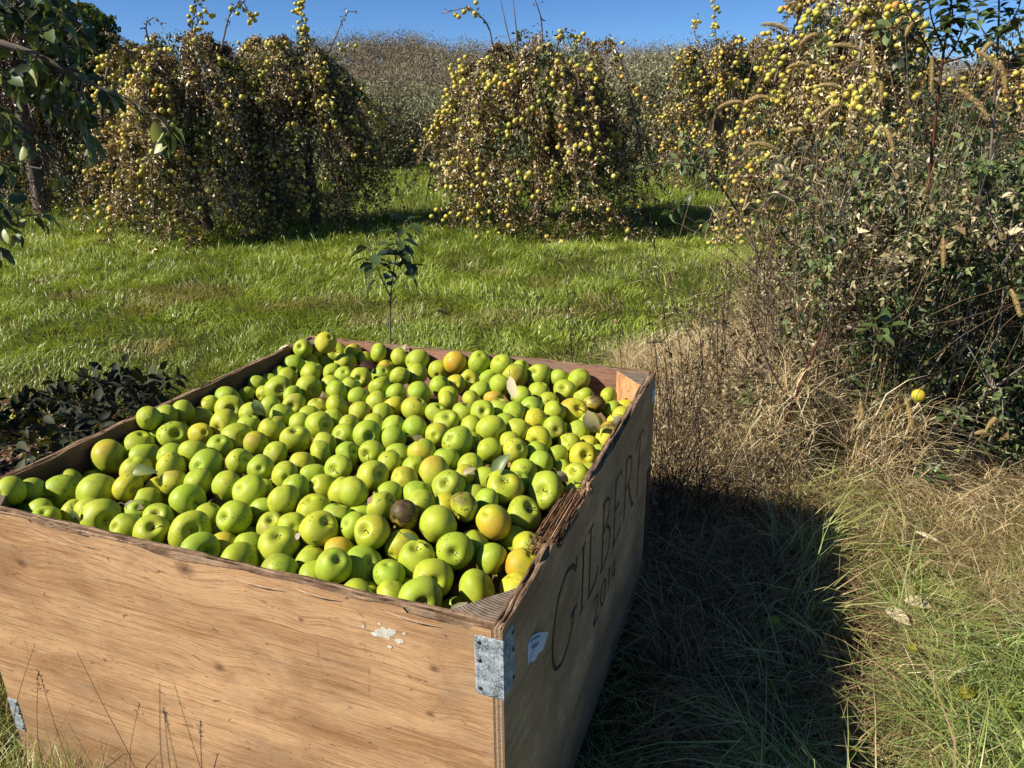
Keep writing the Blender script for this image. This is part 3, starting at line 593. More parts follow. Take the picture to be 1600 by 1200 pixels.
# every apple seen in the bin: tile, x, y, r, look, hollow x, hollow y (in the tile's enlarged pixels)
TILE = {1: (0, 660), 2: (200, 600), 3: (400, 500), 4: (400, 640), 5: (200, 740), 6: (400, 780), 7: (600, 660), 8: (600, 520), 9: (800, 550), 10: (600, 800), 11: (760, 680)}
RAW = '''1 1075 350 175 o;1 570 710 180 s 470 760;1 730 610 120 r;1 885 590 120 g;1 975 750 205 g;1 1070 1000 225 g 1140 1030;1 940 930 130 g;1 1330 680 155 y 1415 715;1 1415 500 160 o
1 1400 240 160 g;1 1480 370 165 g;1 390 930 150 g;1 500 1000 120 g;1 270 850 140 g;1 200 740 110 g;1 100 680 110 g;1 770 920 110 g;1 1440 940 130 g;1 1540 830 90 g;1 1340 1090 110 g
2 90 340 75 g;2 310 320 95 g;2 490 290 70 g;2 200 480 110 g;2 440 540 175 s 470 500;2 450 430 120 s;2 690 320 165 o 690 390;2 720 230 100 g;2 930 150 130 g;2 1020 250 155 g 1040 260;2 1000 420 155 r 930 465
2 770 520 120 y;2 1130 570 170 g 1220 570;2 950 650 120 g;2 1250 440 110 g;2 1270 290 110 g;2 1220 110 100 g;2 1400 110 80 g;2 1360 20 80 g;2 1340 620 100 o;2 690 730 165 g;2 820 850 175 g;2 450 740 100 g
2 440 880 150 s;2 1160 810 140 r 1240 770;2 1380 880 135 g;2 330 1090 130 y 360 970;2 480 1030 90 r;2 720 1030 150 r;2 1030 1060 150 r;2 1290 1130 180 g
3 725 165 118 y;3 410 290 90 g 380 270;3 495 380 105 r;3 650 320 80 g;3 920 310 100 g 895 305;3 735 440 100 g;3 930 450 115 s;3 1060 320 65 o;3 1150 390 75 o;3 1300 325 100 g;3 1380 480 80 O;3 1310 570 100 r;3 1500 380 90 s
3 340 475 115 g;3 180 570 75 g;3 300 610 110 g;3 50 655 70 g;3 235 720 140 r 260 725;3 550 710 140 g 615 745;3 570 560 100 g;3 590 520 75 g;3 800 550 50 g;3 920 590 95 g;3 1090 600 110 r 1065 615;3 1290 700 125 g;3 780 680 100 g
3 840 750 120 g 750 820;3 985 705 60 g;3 1070 800 115 g;3 1460 770 110 g 1440 850;3 1440 900 95 y;3 1260 850 110 g;3 410 890 130 r 370 900;3 390 790 55 g;3 150 910 90 g;3 270 1000 130 r;3 640 925 60 s;3 840 900 130 g;3 1090 970 120 o
3 1310 980 95 g;3 55 760 80 g;3 560 1010 60 g;3 460 1080 80 g;3 800 1050 100 g
4 170 215 140 r;4 410 305 155 r 400 205;4 660 160 145 r 735 155;4 910 270 100 g;4 970 170 70 g;4 1160 260 150 g 1185 280;4 1230 160 120 r;4 1430 180 90 g;4 1440 300 115 g;4 1200 450 130 s 1140 460;4 970 460 110 g 1040 420
4 715 370 125 g;4 670 450 130 g;4 200 460 110 g;4 840 610 150 g 770 630;4 480 570 130 y;4 310 690 135 r;4 600 680 70 g;4 690 810 140 o;4 1010 880 160 g;4 890 850 80 g;4 1210 690 165 g 1300 660;4 1400 560 115 s;4 1480 480 90 g 1450 465
4 60 860 110 g;4 290 960 165 g;4 430 830 100 g;4 80 1020 90 g 80 1060;4 590 1040 190 s;4 1070 1070 125 g 1070 1090;4 1390 900 120 g;4 1310 1010 120 s 1400 940
5 615 285 185 g 740 320;5 1100 475 180 r 990 480;5 250 600 180 g 265 530;5 330 450 160 g 300 410;5 660 600 215 g 680 590;5 760 800 200 g 890 820;5 1180 900 200 g;5 1250 780 100 g;5 1010 740 110 o;5 850 440 100 g;5 980 620 110 g;5 1250 700 120 g
6 170 290 155 s 170 190;6 215 500 205 g 200 370;6 260 760 200 g;6 10 650 90 g;6 660 330 195 r 760 220;6 850 560 150 O;6 800 700 180 g 860 610;6 1150 710 215 g;6 560 570 80 g;6 600 640 90 g;6 600 790 80 g;6 380 290 100 g;6 1150 980 150 y
6 1060 1000 100 g;6 1200 340 185 o 1100 320;6 1020 290 110 g;6 930 330 120 g;6 870 190 80 g;6 1420 800 160 g
7 550 130 110 o;7 770 200 165 s;7 900 220 100 r;7 390 320 155 o;7 330 480 90 r;7 555 530 175 o;7 650 390 110 g;7 900 460 140 g;7 1090 290 130 g;7 1370 290 130 s;7 690 690 180 r 660 630;7 1000 590 120 g;7 830 570 90 y;7 1250 680 190 o 1260 570
7 1400 640 100 g;7 1470 500 110 s;7 215 600 130 o;7 350 750 140 g;7 400 850 120 g;7 220 960 160 R;7 640 850 150 y;7 840 880 170 B;7 910 740 130 g;7 1060 830 110 g;7 560 1060 200 g;7 1120 1040 190 O;7 1450 960 195 o 1560 860
8 370 280 120 g;8 330 440 120 g 240 465;8 170 450 100 s;8 580 390 110 g;8 780 300 120 O;8 1015 295 110 g;8 1260 320 115 g;8 1460 360 70 g;8 1380 440 130 o;8 870 420 110 s 850 400;8 890 500 110 y 890 490;8 1100 455 100 g;8 590 555 100 g
8 740 540 60 y;8 1000 610 100 s;8 1215 540 115 g;8 370 630 130 g;8 670 660 100 o;8 660 720 90 r;8 920 700 110 g;8 1140 690 100 O;8 1430 670 110 g;8 320 790 135 o;8 550 830 120 g;8 830 840 115 r 870 740;8 1020 825 130 g 1035 815
8 1210 800 100 r;8 1350 830 80 s;8 320 1000 140 g;8 660 940 140 g 670 860;8 1110 1010 155 g;8 900 980 65 s;8 1300 970 100 g;8 1430 1030 100 g;8 1330 1150 120 g
9 290 240 135 g 240 160;9 480 260 80 g;9 700 280 115 s;9 550 400 120 r 530 370;9 280 420 100 g;9 750 470 80 g;9 630 620 150 Y 700 590;9 870 550 105 R;9 1010 470 95 s;9 1050 600 110 g;9 1170 600 100 y;9 1270 690 45 y;9 380 530 110 s
9 210 590 130 g;9 250 710 110 y;9 440 620 70 g;9 440 790 105 r 460 810;9 850 780 150 g;9 980 830 90 R;9 970 920 100 y;9 1110 760 60 y;9 690 840 90 g;9 260 910 140 y 215 960;9 600 960 100 s;9 820 990 100 y;9 750 1100 155 y 780 1080
9 960 1090 80 g;9 470 1090 115 s;9 270 1070 90 g;9 70 820 90 g;9 280 1160 110 g
11 620 580 210 g 565 585;11 760 600 90 g;11 830 380 110 s;11 940 420 110 g 910 370;11 1110 400 80 g;11 960 590 100 g
10 740 400 200 g 730 425;10 190 360 180 o;10 320 510 195 g 300 360;10 940 350 110 g;10 1120 480 150 g 1230 580;10 1430 550 170 O;10 1490 360 90 o;10 1390 800 70 y;10 490 690 210 g 520 740;10 970 810 215 g;10 370 900 230 g 420 960
10 80 870 110 g;10 230 770 110 o;10 60 660 130 g;10 1350 280 130 g'''
def heap(x, y):
    e = np.minimum(np.minimum(-x - 0.02, x + 1.18), np.minimum(y - 0.02, BD - 0.02 - y)); t = np.clip(e / 0.30, 0, 1); t = t * t * (3 - 2 * t)
    return RIM - 0.056 + 0.050 * t - 0.022 * np.clip((-x - 1.0) / .12, 0, 1) - 0.035 * np.clip((x + 0.30) / 0.25, 0, 1) * np.clip((0.30 - y) / 0.2, 0, 1)
items = []
for rec in RAW.replace('\n', ';').split(';'):
    f = rec.split(); T0 = TILE[int(f[0])]; k = 240 / 1600
    items.append([T0[0] + float(f[1]) * k, T0[1] + float(f[2]) * k, float(f[3]) * k, f[4], ((float(f[5]) - float(f[1])) / float(f[3]), (float(f[6]) - float(f[2])) / float(f[3])) if len(f) > 5 else None])
N = len(items); PX = np.array([i[0] for i in items]); PY = np.array([i[1] for i in items]); PR = np.array([i[2] for i in items])
Dr = FW + RT[None] * (PX[:, None] - 800) / FOC - UP[None] * (PY[:, None] - 600) / FOC
tt = np.full(N, 1.6)
for _ in range(12):
    q = w2loc(CAM + Dr * tt[:, None]); zt = heap(np.clip(q[:, 0], -1.18, -.02), np.clip(q[:, 1], .02, BD - .02)); tt = (zt - CAMZ) / Dr[:, 2]
RR = np.clip(PR * tt / FOC * 1.02, 0.0308, 0.0415); tt[PR / RR * tt / FOC < 0.95] += 0.02
X = w2loc(CAM + Dr * tt[:, None]); X0 = X.copy(); vd = unit(Dr); VL = np.stack([vd @ BA, vd @ BB, vd[:, 2]], -1)
def relax(X, RR, mob, anchor, it, walls=True):
    for k in range(it):
        d = X[:, None] - X[None]; L = np.linalg.norm(d, axis=-1) + 1e-9; s = (RR[:, None] + RR[None]) * 0.965; pen = np.clip(s - L, 0, None); np.fill_diagonal(pen, 0)
        w = mob[:, None] / (mob[:, None] + mob[None] + 1e-9)
        st_ = (d / L[..., None] * (pen * w)[..., None]).sum(1) * 0.55; st_[:, 2] = np.where(st_[:, 2] > 0, st_[:, 2] * .35, st_[:, 2]); X = X + st_
        if anchor is not None:
            A, V, am = anchor; e = A - X; el = (e * V).sum(-1, keepdims=True) * V; X = X + (e - el) * am + el * am * 0.12
        if walls:
            X[:, 0] = np.clip(X[:, 0], -1.181 + RR, -.0185 - RR); X[:, 1] = np.clip(X[:, 1], .0185 + RR, BD - .0185 - RR); X[:, 2] = np.minimum(X[:, 2], RIM + 0.022)
    return X
X = relax(X, RR, np.ones(N), (X0, VL, 0.16), 120)
crn = int(np.argmin(np.hypot(PX - 508.75, PY - 524.75)))
X[crn] = w2loc((CAM + Dr[crn] * 2.42)[None])[0]; X[crn, 2] = RIM + 0.030; RR[crn] = 0.0365
# apples lower in the heap
gx, gy, gzz = np.meshgrid(np.arange(-1.14, -.04, .064), np.arange(.055, BD - .04, .064), [0.60, 0.545], indexing='ij')
F = np.stack([gx, gy, gzz], -1).reshape(-1, 3) + rng.uniform(-.014, .014, (gx.size, 3)); F[:, 2] += heap(F[:, 0], F[:, 1]) - RIM
FR = rng.uniform(.028, .037, len(F))
XA = np.concatenate([X, F]); RA = np.concatenate([RR, FR]); mob = np.concatenate([np.full(N, 1e-6), np.ones(len(F))])
XA = relax(XA, RA, mob, None, 60); F = XA[N:]
d = np.linalg.norm(F[:, None] - X[None], axis=-1) - (FR[:, None] + RR[None]) * 0.80
ok = (d > 0).all(1) & (F[:, 2] > .40); F, FR = F[ok], FR[ok]
FWld = BO + F[:, :1] * BA + F[:, 1:2] * BB + np.array([0, 0, 1]) * F[:, 2:]; XW = BO + X[:, :1] * BA + X[:, 1:2] * BB + np.array([0, 0, 1]) * X[:, 2:]
def proj(P):
    d = P - CAM; z = d @ FW; return 800 + FOC * (d @ RT) / z, 600 - FOC * (d @ UP) / z, z
ax, ay, az = proj(XW); bx, by, bz = proj(FWld); vis = np.zeros(len(F))
for a in np.linspace(0, 2 * PI, 9)[:-1]:
    for rf in (.45, .9):
        sx = bx + np.cos(a) * rf * FR / bz * FOC; sy = by + np.sin(a) * rf * FR / bz * FOC
        vis += ~(((np.hypot(sx[:, None] - ax, sy[:, None] - ay) < RR / az * FOC) & (az < bz[:, None])).any(1))
vis *= (by < 980)
order = np.argsort(-vis * FR / bz); keep = order[:max(0, 300 - N)]; rest = order[max(0, 300 - N):]
KIND = {'g': (0, .15, .10, .15), 'y': (0, .15, .15, .75), 'o': (.82, .22, .1, .4), 'O': (1.15, .3, .1, .8), 'r': (.45, .62, .2, .30), 's': (0, .25, .75, .28), 'R': (1.2, .8, 1.0, .8), 'B': (.0, .6, 1.0, .2), 'Y': (.9, .25, .3, 1.0)}
LOOK = {'g': ['plain green apple', 'smooth green apple'], 'y': ['yellow-green apple'], 'o': ['orange-cheeked green apple'], 'O': ['deep orange-flushed apple'], 'r': ['russet-patched green apple'], 's': ['scab-dotted green apple'], 'R': ['rotten brown apple'], 'B': ['nearly black rotten apple'], 'Y': ['big deep yellow apple']}
lst = [(X[i], RR[i], items[i][3], items[i][4], Dr[i]) for i in range(N)] + [(F[i], FR[i], random.choice('gggggysr'), None, FWld[i] - CAM) for i in keep]
rows = np.array([int((p[1]) / 0.072) for p, *_ in lst]); idx = {}
for rr in set(rows):
    for k, i in enumerate(sorted(np.where(rows == rr)[0], key=lambda i: lst[i][0][0])): idx[i] = k
def place_apple(P, R, kd, cav, dr, i):
    me = AM[i % len(AM)]; o = bpy.data.objects.new('apple', me); COL.objects.link(o)
    v = unit(dr)
    if cav is not None:
        c = np.array(cav); nrm = np.linalg.norm(c); c = c * min(1, .93 / max(nrm, 1e-6)); zc = math.sqrt(max(.04, 1 - (c ** 2).sum())); axs = unit(RT * c[0] - UP * c[1] - v * zc)
    else:
        while True:
            axs = unit(rng.normal(size=3))
            if -0.95 < axs @ v and axs @ v > -0.25: break
    xt = unit(-v * 0.9 + rng.normal(size=3) * 0.7 + np.array([0, 0, .4])) if kd in 'oOYR' else rng.normal(size=3)
    xa = unit(xt - (xt @ axs) * axs); ya = np.cross(axs, xa); s = R / AR
    o.matrix_world = Matrix([[xa[j] * s, ya[j] * s, axs[j] * s, P[j]] for j in range(3)] + [[0, 0, 0, 1]])
    k = np.array(KIND[kd]) ; jt = rng.uniform(-.15, .25, 4); k2 = k.copy(); k2[1] += jt[1] * 1.1; k2[3] += jt[3] * .9
    if kd in 'gyrs': k2[2] = max(0, k[2] + jt[2]); 
    if kd in 'gys' and rng.random() < .25: k2[0] = rng.uniform(.25, .6)
    if kd not in 'RB': k2[2] = min(.88, k2[2])
    o.color = tuple(float(x) for x in np.clip(k2, 0, 2))
    if cav is not None or rng.random() < .35:
        st = rng.random() < .5; c = bpy.data.objects.new('stem' if st else 'calyx', STM[i % 4] if st else CLX[i % 3]); COL.objects.link(c); c.parent = o; c.location = (0, 0, me['cav'] - .0008)
    return o
for i, (p, R, kd, cav, dr) in enumerate(lst):
    o = place_apple(loc2w(*p), R, kd, cav, dr, i); r_ = int(rows[i])
    lab_ = f"{LOOK[kd][0]} in {ordn(r_)} row from front board, {ordn(idx[i])} from left"
    if i == crn: lab_ = 'yellow-green apple perched highest, on the far left corner of the bin'
    elif kd == 'B': lab_ = 'nearly black rotten apple, the darkest in the heap, near the right board'
    elif kd == 'Y': lab_ = 'large deep yellow apple near the far right corner of the bin'
    tag(o, lab_, 'apple', 'apples heaped in the wooden bin')
g = G()
for i in rest:
    me = AM[i % 24]; n = len(me.vertices); V = np.empty(n * 3, np.float32); me.vertices.foreach_get('co', V); V = V.reshape(-1, 3) * (FR[i] / AR)
    q = Quaternion(unit(rng.normal(size=4))).to_matrix(); V = V @ np.array(q).T + loc2w(*F[i])
    f = np.empty(len(me.polygons) * 4, np.int32); me.polygons.foreach_get('vertices', f); g.add(V, [f.reshape(-1, 4)])
if len(rest): tag(g.build('lower_apples', M['apple']), 'green apples deep in the bin, in the gaps under the top layer', 'apples', kind='stuff')

# ------------------------------------------------------------------ loose leaves lying among the apples
def leaf_thing(name, px, py, lpx, ang, mat, lab, cup=.25, curl=.4, wr=.55, zoff=.030, tint=.8, up=.5):
    d = ray(px, py); t = 1.6
    for _ in range(12):
        q = w2loc((CAM + d * t)[None])[0]; t = (heap(min(max(q[0], -1.16), -.04), min(max(q[1], .04), BD - .04)) + zoff - CAMZ) / d[2]
    P = CAM + d * t; L = lpx * t / FOC; a = math.radians(ang)
    D = unit(RT * math.cos(a) + UP * math.sin(a) - unit(d) * 0.15); N_ = unit(-unit(d) * up + np.array([-.4, -.1, .5]))
    g = G(); g.bigleaves((P - D * L / 2)[None] - P, D[None], N_[None], L * 1.1, L * wr, tint, cup, curl)
    st = P * 0 - D * L * .5; g.tubes(np.array([[st, st - D * L * .16 + np.array([0, 0, .002]), st - D * L * .32]]), np.array([[.0009, .0008, .0010]]), 5, .3)
    return tag(g.build(name, M[mat], loc=P), lab, 'leaf')
LV = [(800, 604, 34, -80, 'dryleaf', 'pale dry leaf hanging between apples near the back board', .2, .1, .5, .045, .95), (783, 727, 40, 70, 'appleleaf', 'large folded grey-green leaf standing up near the right board', .5, .3, .6, .05, .8),
 (222, 735, 34, 20, 'appleleaf', 'curled green leaf on the orange-cheeked apple near the left board', .4, .5, .6, .045, .9), (255, 638, 22, 0, 'dryleaf', 'small square pale leaf beside the left board', .1, .1, .8, .03, .8),
 (404, 637, 30, -60, 'appleleaf', 'ragged grey-green leaf in the left part of the heap', .5, .5, .6, .04, .85), (118, 810, 30, -70, 'appleleaf', 'narrow green leaf tucked behind the front board at the far left', .4, .4, .5, .03, .75),
 (208, 790, 30, -10, 'dryleaf', 'brown speckled leaf between apples above the front board', .1, .1, .6, .02, .45), (925, 660, 42, -70, 'dryleaf', 'big torn brown-green leaf by the right board', .5, .5, .6, .05, .75),
 (968, 660, 26, -40, 'dryleaf', 'crumpled tan leaf against the right board', .5, .6, .7, .04, .95), (732, 735, 22, 40, 'dryleaf', 'small pale dry leaf right of the middle of the heap', .3, .4, .5, .04, .8),
 (715, 955, 34, 60, 'dryleaf', 'dull olive leaf beside the near corner post', .3, .3, .7, .03, .5), (735, 738, 18, 150, 'dryleaf', 'tiny curled leaf right of the middle of the heap', .4, .4, .5, .03, .6),
 (655, 686, 24, -15, 'dryleaf', 'thin brown leaf in the middle of the heap', .3, .3, .5, .03, .4), (578, 782, 12, 60, 'litter', 'reddish brown bark chip in the middle of the heap', .1, .1, .9, .04, .75),
 (465, 838, 12, 60, 'litter', 'pinkish brown bark chip above the front board', .1, .1, .9, .035, .9), (640, 838, 26, -20, 'appleleaf', 'slim green leaf lying across an orange-cheeked apple', .2, .3, .35, .05, .85),
 (575, 570, 28, 5, 'litter', 'dark shrivelled leaf near the back board', .4, .5, .5, .03, .15), (445, 545, 30, 170, 'dryleaf', 'pale ragged leaf near the far left corner', .4, .5, .5, .04, .9),
 (628, 548, 22, 80, 'dryleaf', 'grey leaf poking over the back board', .3, .3, .6, .05, .7), (880, 745, 26, -40, 'dryleaf', 'dry curled leaf caught near the broken rim', .5, .6, .5, .04, .8)]
for a in LV: leaf_thing('leaf', a[0], a[1], a[2], a[3], a[4], a[5], a[6], a[7], a[8], a[9], a[10])

# ------------------------------------------------------------------ grasses
def frust_x(y, n, m=0.35): return rng.uniform(-(0.70 * y + m + .2), 0.70 * y + m, n)
def outside_bin(x, y, pad=0.0):
    q = w2loc(np.stack([x, y, x * 0], -1)); return ~((q[:, 0] > -1.2 - pad) & (q[:, 0] < pad) & (q[:, 1] > -pad) & (q[:, 1] < BD + pad))
def in_thicket(x, y): return (x > 0.30 * y - 0.05 + 0.0) & (x > .34 * y) & (y > 2.55) & (y < 5.2)
# the mown lawn between the rows
n = 380000
y = np.exp(rng.uniform(math.log(2.2), math.log(21), n)); x = frust_x(y, n)
dry = np.clip(1.0 - (y - 2.8) / 2.0, 0, 1) * 0.70 + np.clip((x - 0.16 * y) / 1.2, 0, 1) * np.clip(1.7 - y / 5, 0, 1) * 0.8
keep = outside_bin(x, y, .02) & ~(in_thicket(x, y) & (rng.random(n) < .9)) & (y > 2.2)
dens = vnoise(x + 50, y + 50, .55, 71); keep &= rng.random(n) < 0.45 + 0.75 * dens
litter_zone = (x < -1.75) & (y < 3.35); keep &= ~(litter_zone & (rng.random(n) < .93))
x, y, dry, dens = x[keep], y[keep], dry[keep], dens[keep]; n = len(x)
ang = vnoise(x + 20, y + 20, .35, 73) * 9 + rng.normal(0, .7, n)
h = (.038 + .050 * vnoise(x + 9, y + 9, .28, 74) + .013 * np.clip(y - 4, 0, 8)) * rng.uniform(.6, 1.35, n) * (1 - .35 * np.clip(dry, 0, 1)); h *= np.where(rng.random(n) < .03, 1.6, 1)
tn = np.where(rng.random(n) < np.clip(dry, 0, .85) * .85, rng.uniform(0, .3, n), rng.uniform(.38, .85, n) + (dens - .5) * .25 + (vnoise(x + 90, y + 90, 1.3, 77) - .5) * .35 - .35 * (vnoise(x + 60, y + 60, .45, 78) > .72) * (y < 7))
g = G(); g.blades(np.stack([x, y, gz(x, y) - .005], -1), np.stack([np.cos(ang), np.sin(ang), x * 0], -1), h, rng.uniform(.0028, .0050, n) * (1 + .10 * y), rng.uniform(.25, 1.15, n), tn)
tag(g.build('grass', M['grass']), 'long green orchard grass between the rows, browner near the bin', 'grass', kind='stuff')
# coarse mixed grass and straw in the right foreground and round the bin
def strip(n, xr, yr, hr, wr, bend, tint, name, mat, lab, lay=0.5, pred=None, zr=(0, .02)):
    x = rnd(*xr, n); y = rnd(*yr, n); k = outside_bin(x, y, .012)
    if pred is not None: k &= pred(x, y)
    x, y = x[k], y[k]; n = len(x); a = vnoise(x * 3 + 7, y * 3 + 7, .5, 83) * 8 + rng.normal(0, 1.1, n)
    z = gz(x, y) + rnd(*zr, n); g = G()
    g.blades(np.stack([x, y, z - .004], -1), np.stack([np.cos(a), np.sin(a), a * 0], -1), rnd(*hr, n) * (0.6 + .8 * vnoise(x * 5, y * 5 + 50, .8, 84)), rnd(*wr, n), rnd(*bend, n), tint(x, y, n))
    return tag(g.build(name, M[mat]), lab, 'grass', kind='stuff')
view = lambda x, y: (np.abs(x) < .72 * y + .35)
shadow_ = lambda x, y: (x < .40 * (y - 1.2) + .78) & (y < 2.75)  # bin's cast shadow: grass thinned, straw tinted darker to deepen the shade
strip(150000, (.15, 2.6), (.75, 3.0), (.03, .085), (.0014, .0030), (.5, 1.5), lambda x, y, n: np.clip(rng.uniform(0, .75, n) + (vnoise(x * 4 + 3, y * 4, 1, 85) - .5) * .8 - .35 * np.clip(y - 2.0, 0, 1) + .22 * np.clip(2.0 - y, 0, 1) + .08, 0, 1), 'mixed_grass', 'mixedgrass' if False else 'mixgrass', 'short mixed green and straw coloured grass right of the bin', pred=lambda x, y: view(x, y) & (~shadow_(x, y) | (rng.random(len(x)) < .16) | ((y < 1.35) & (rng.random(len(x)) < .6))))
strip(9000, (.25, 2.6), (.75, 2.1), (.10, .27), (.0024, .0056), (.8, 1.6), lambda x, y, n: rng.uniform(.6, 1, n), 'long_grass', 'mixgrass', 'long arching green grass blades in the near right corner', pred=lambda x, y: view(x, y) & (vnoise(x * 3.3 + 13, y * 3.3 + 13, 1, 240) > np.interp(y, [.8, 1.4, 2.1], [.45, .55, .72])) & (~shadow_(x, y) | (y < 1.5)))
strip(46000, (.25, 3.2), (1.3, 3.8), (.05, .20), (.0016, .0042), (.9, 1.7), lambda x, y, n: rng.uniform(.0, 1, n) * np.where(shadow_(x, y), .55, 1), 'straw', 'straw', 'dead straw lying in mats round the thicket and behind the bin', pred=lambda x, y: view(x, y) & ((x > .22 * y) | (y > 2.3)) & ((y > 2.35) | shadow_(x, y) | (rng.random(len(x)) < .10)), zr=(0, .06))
strip(6500, (.50, 1.6), (1.1, 2.6), (.14, .40), (.0020, .0048), (.5, 1.4), lambda x, y, n: rng.uniform(.1, 1, n), 'edge_grass', 'mixgrass', 'taller uneven grass tufts along the edge of the shadow of the bin', pred=lambda x, y: (np.abs(x - (.37 * (y - 1.2) + .74)) < .24) & (vnoise(x * 7 + 3, y * 7 + 3, 1, 250) > .52))
strip(9000, (-1.6, .8), (2.15, 3.2), (.05, .14), (.0016, .0036), (.8, 1.6), lambda x, y, n: rng.uniform(.1, .8, n), 'dead_grass', 'straw', 'thin dead grass just behind the bin', pred=view, zr=(0, .03))
strip(6500, (-1.75, -.55), (.80, 1.75), (.12, .34), (.0014, .0034), (.2, 1.1), lambda x, y, n: rng.uniform(.1, .9, n), 'bin_grass', 'mixgrass', 'dry and green grass growing up against the front of the bin', pred=lambda x, y: (w2loc(np.stack([x, y, x * 0], -1))[:, 1] > -.33) & ((w2loc(np.stack([x, y, x * 0], -1))[:, 1] < 0) | (x < -1.25)) & (w2loc(np.stack([x, y, x * 0], -1))[:, 0] < -.78 + .2 * rng.random(len(x))))
# low mats of soft fine stems in the dead patch: litter under the left sprouts
n = 5200; x = rnd(-3.3, -1.45, n); y = rnd(2.3, 3.9, n); k = outside_bin(x, y, .02) & (rng.random(n) < 1.2 - .6 * (y - 2.3)); x, y = x[k], y[k]; n = len(x)
a = rnd(0, 2 * PI, n); g = G(); g.bigleaves(np.stack([x, y, gz(x, y) + rnd(0, .03, n)], -1), np.stack([np.cos(a), np.sin(a), rnd(-.2, .3, n)], -1), np.stack([rnd(-.5, .5, n), rnd(-.5, .5, n), a * 0 + 1], -1), rnd(.02, .055, n), rnd(.01, .028, n), rnd(0, 1, n), .25, rnd(-.4, .6, n))
tag(g.build('leaf_litter', M['litter']), 'reddish brown fallen leaves on bare soil left of the bin', 'leaf litter', kind='stuff')

# ------------------------------------------------------------------ orchard trees
def fruit_ball(r=0.0315, seed=0):
    g = G(); q = np.random.default_rng(seed); nr, ns = 7, 9; ph = np.linspace(0, PI, nr); th = np.arange(ns) * 2 * PI / ns; PH, T = np.meshgrid(ph, th, indexing='ij')
    z = .9 * np.cos(PH) - np.where(PH < .9, .25 * np.exp(-(np.sin(PH) / .35) ** 2), 0); x = np.sin(PH) * np.cos(T) * (1 + .05 * q.normal()); y = np.sin(PH) * np.sin(T)
    i = np.arange(nr * ns).reshape(nr, ns); nx = np.roll(i, -1, 1); return np.stack([x, y, z], -1).reshape(-1, 3) * r, np.stack([i[:-1], i[1:], nx[1:], nx[:-1]], -1).reshape(-1, 4)
FBV, FBF = fruit_ball()
def fruit_mesh(t):
    g = G(); g.add(FBV, [FBF], t); return g.mesh('fruit', M['treefruit'])
FM = [fruit_mesh(t) for t in (0.05, .25, .4, .5, .65, .95)]
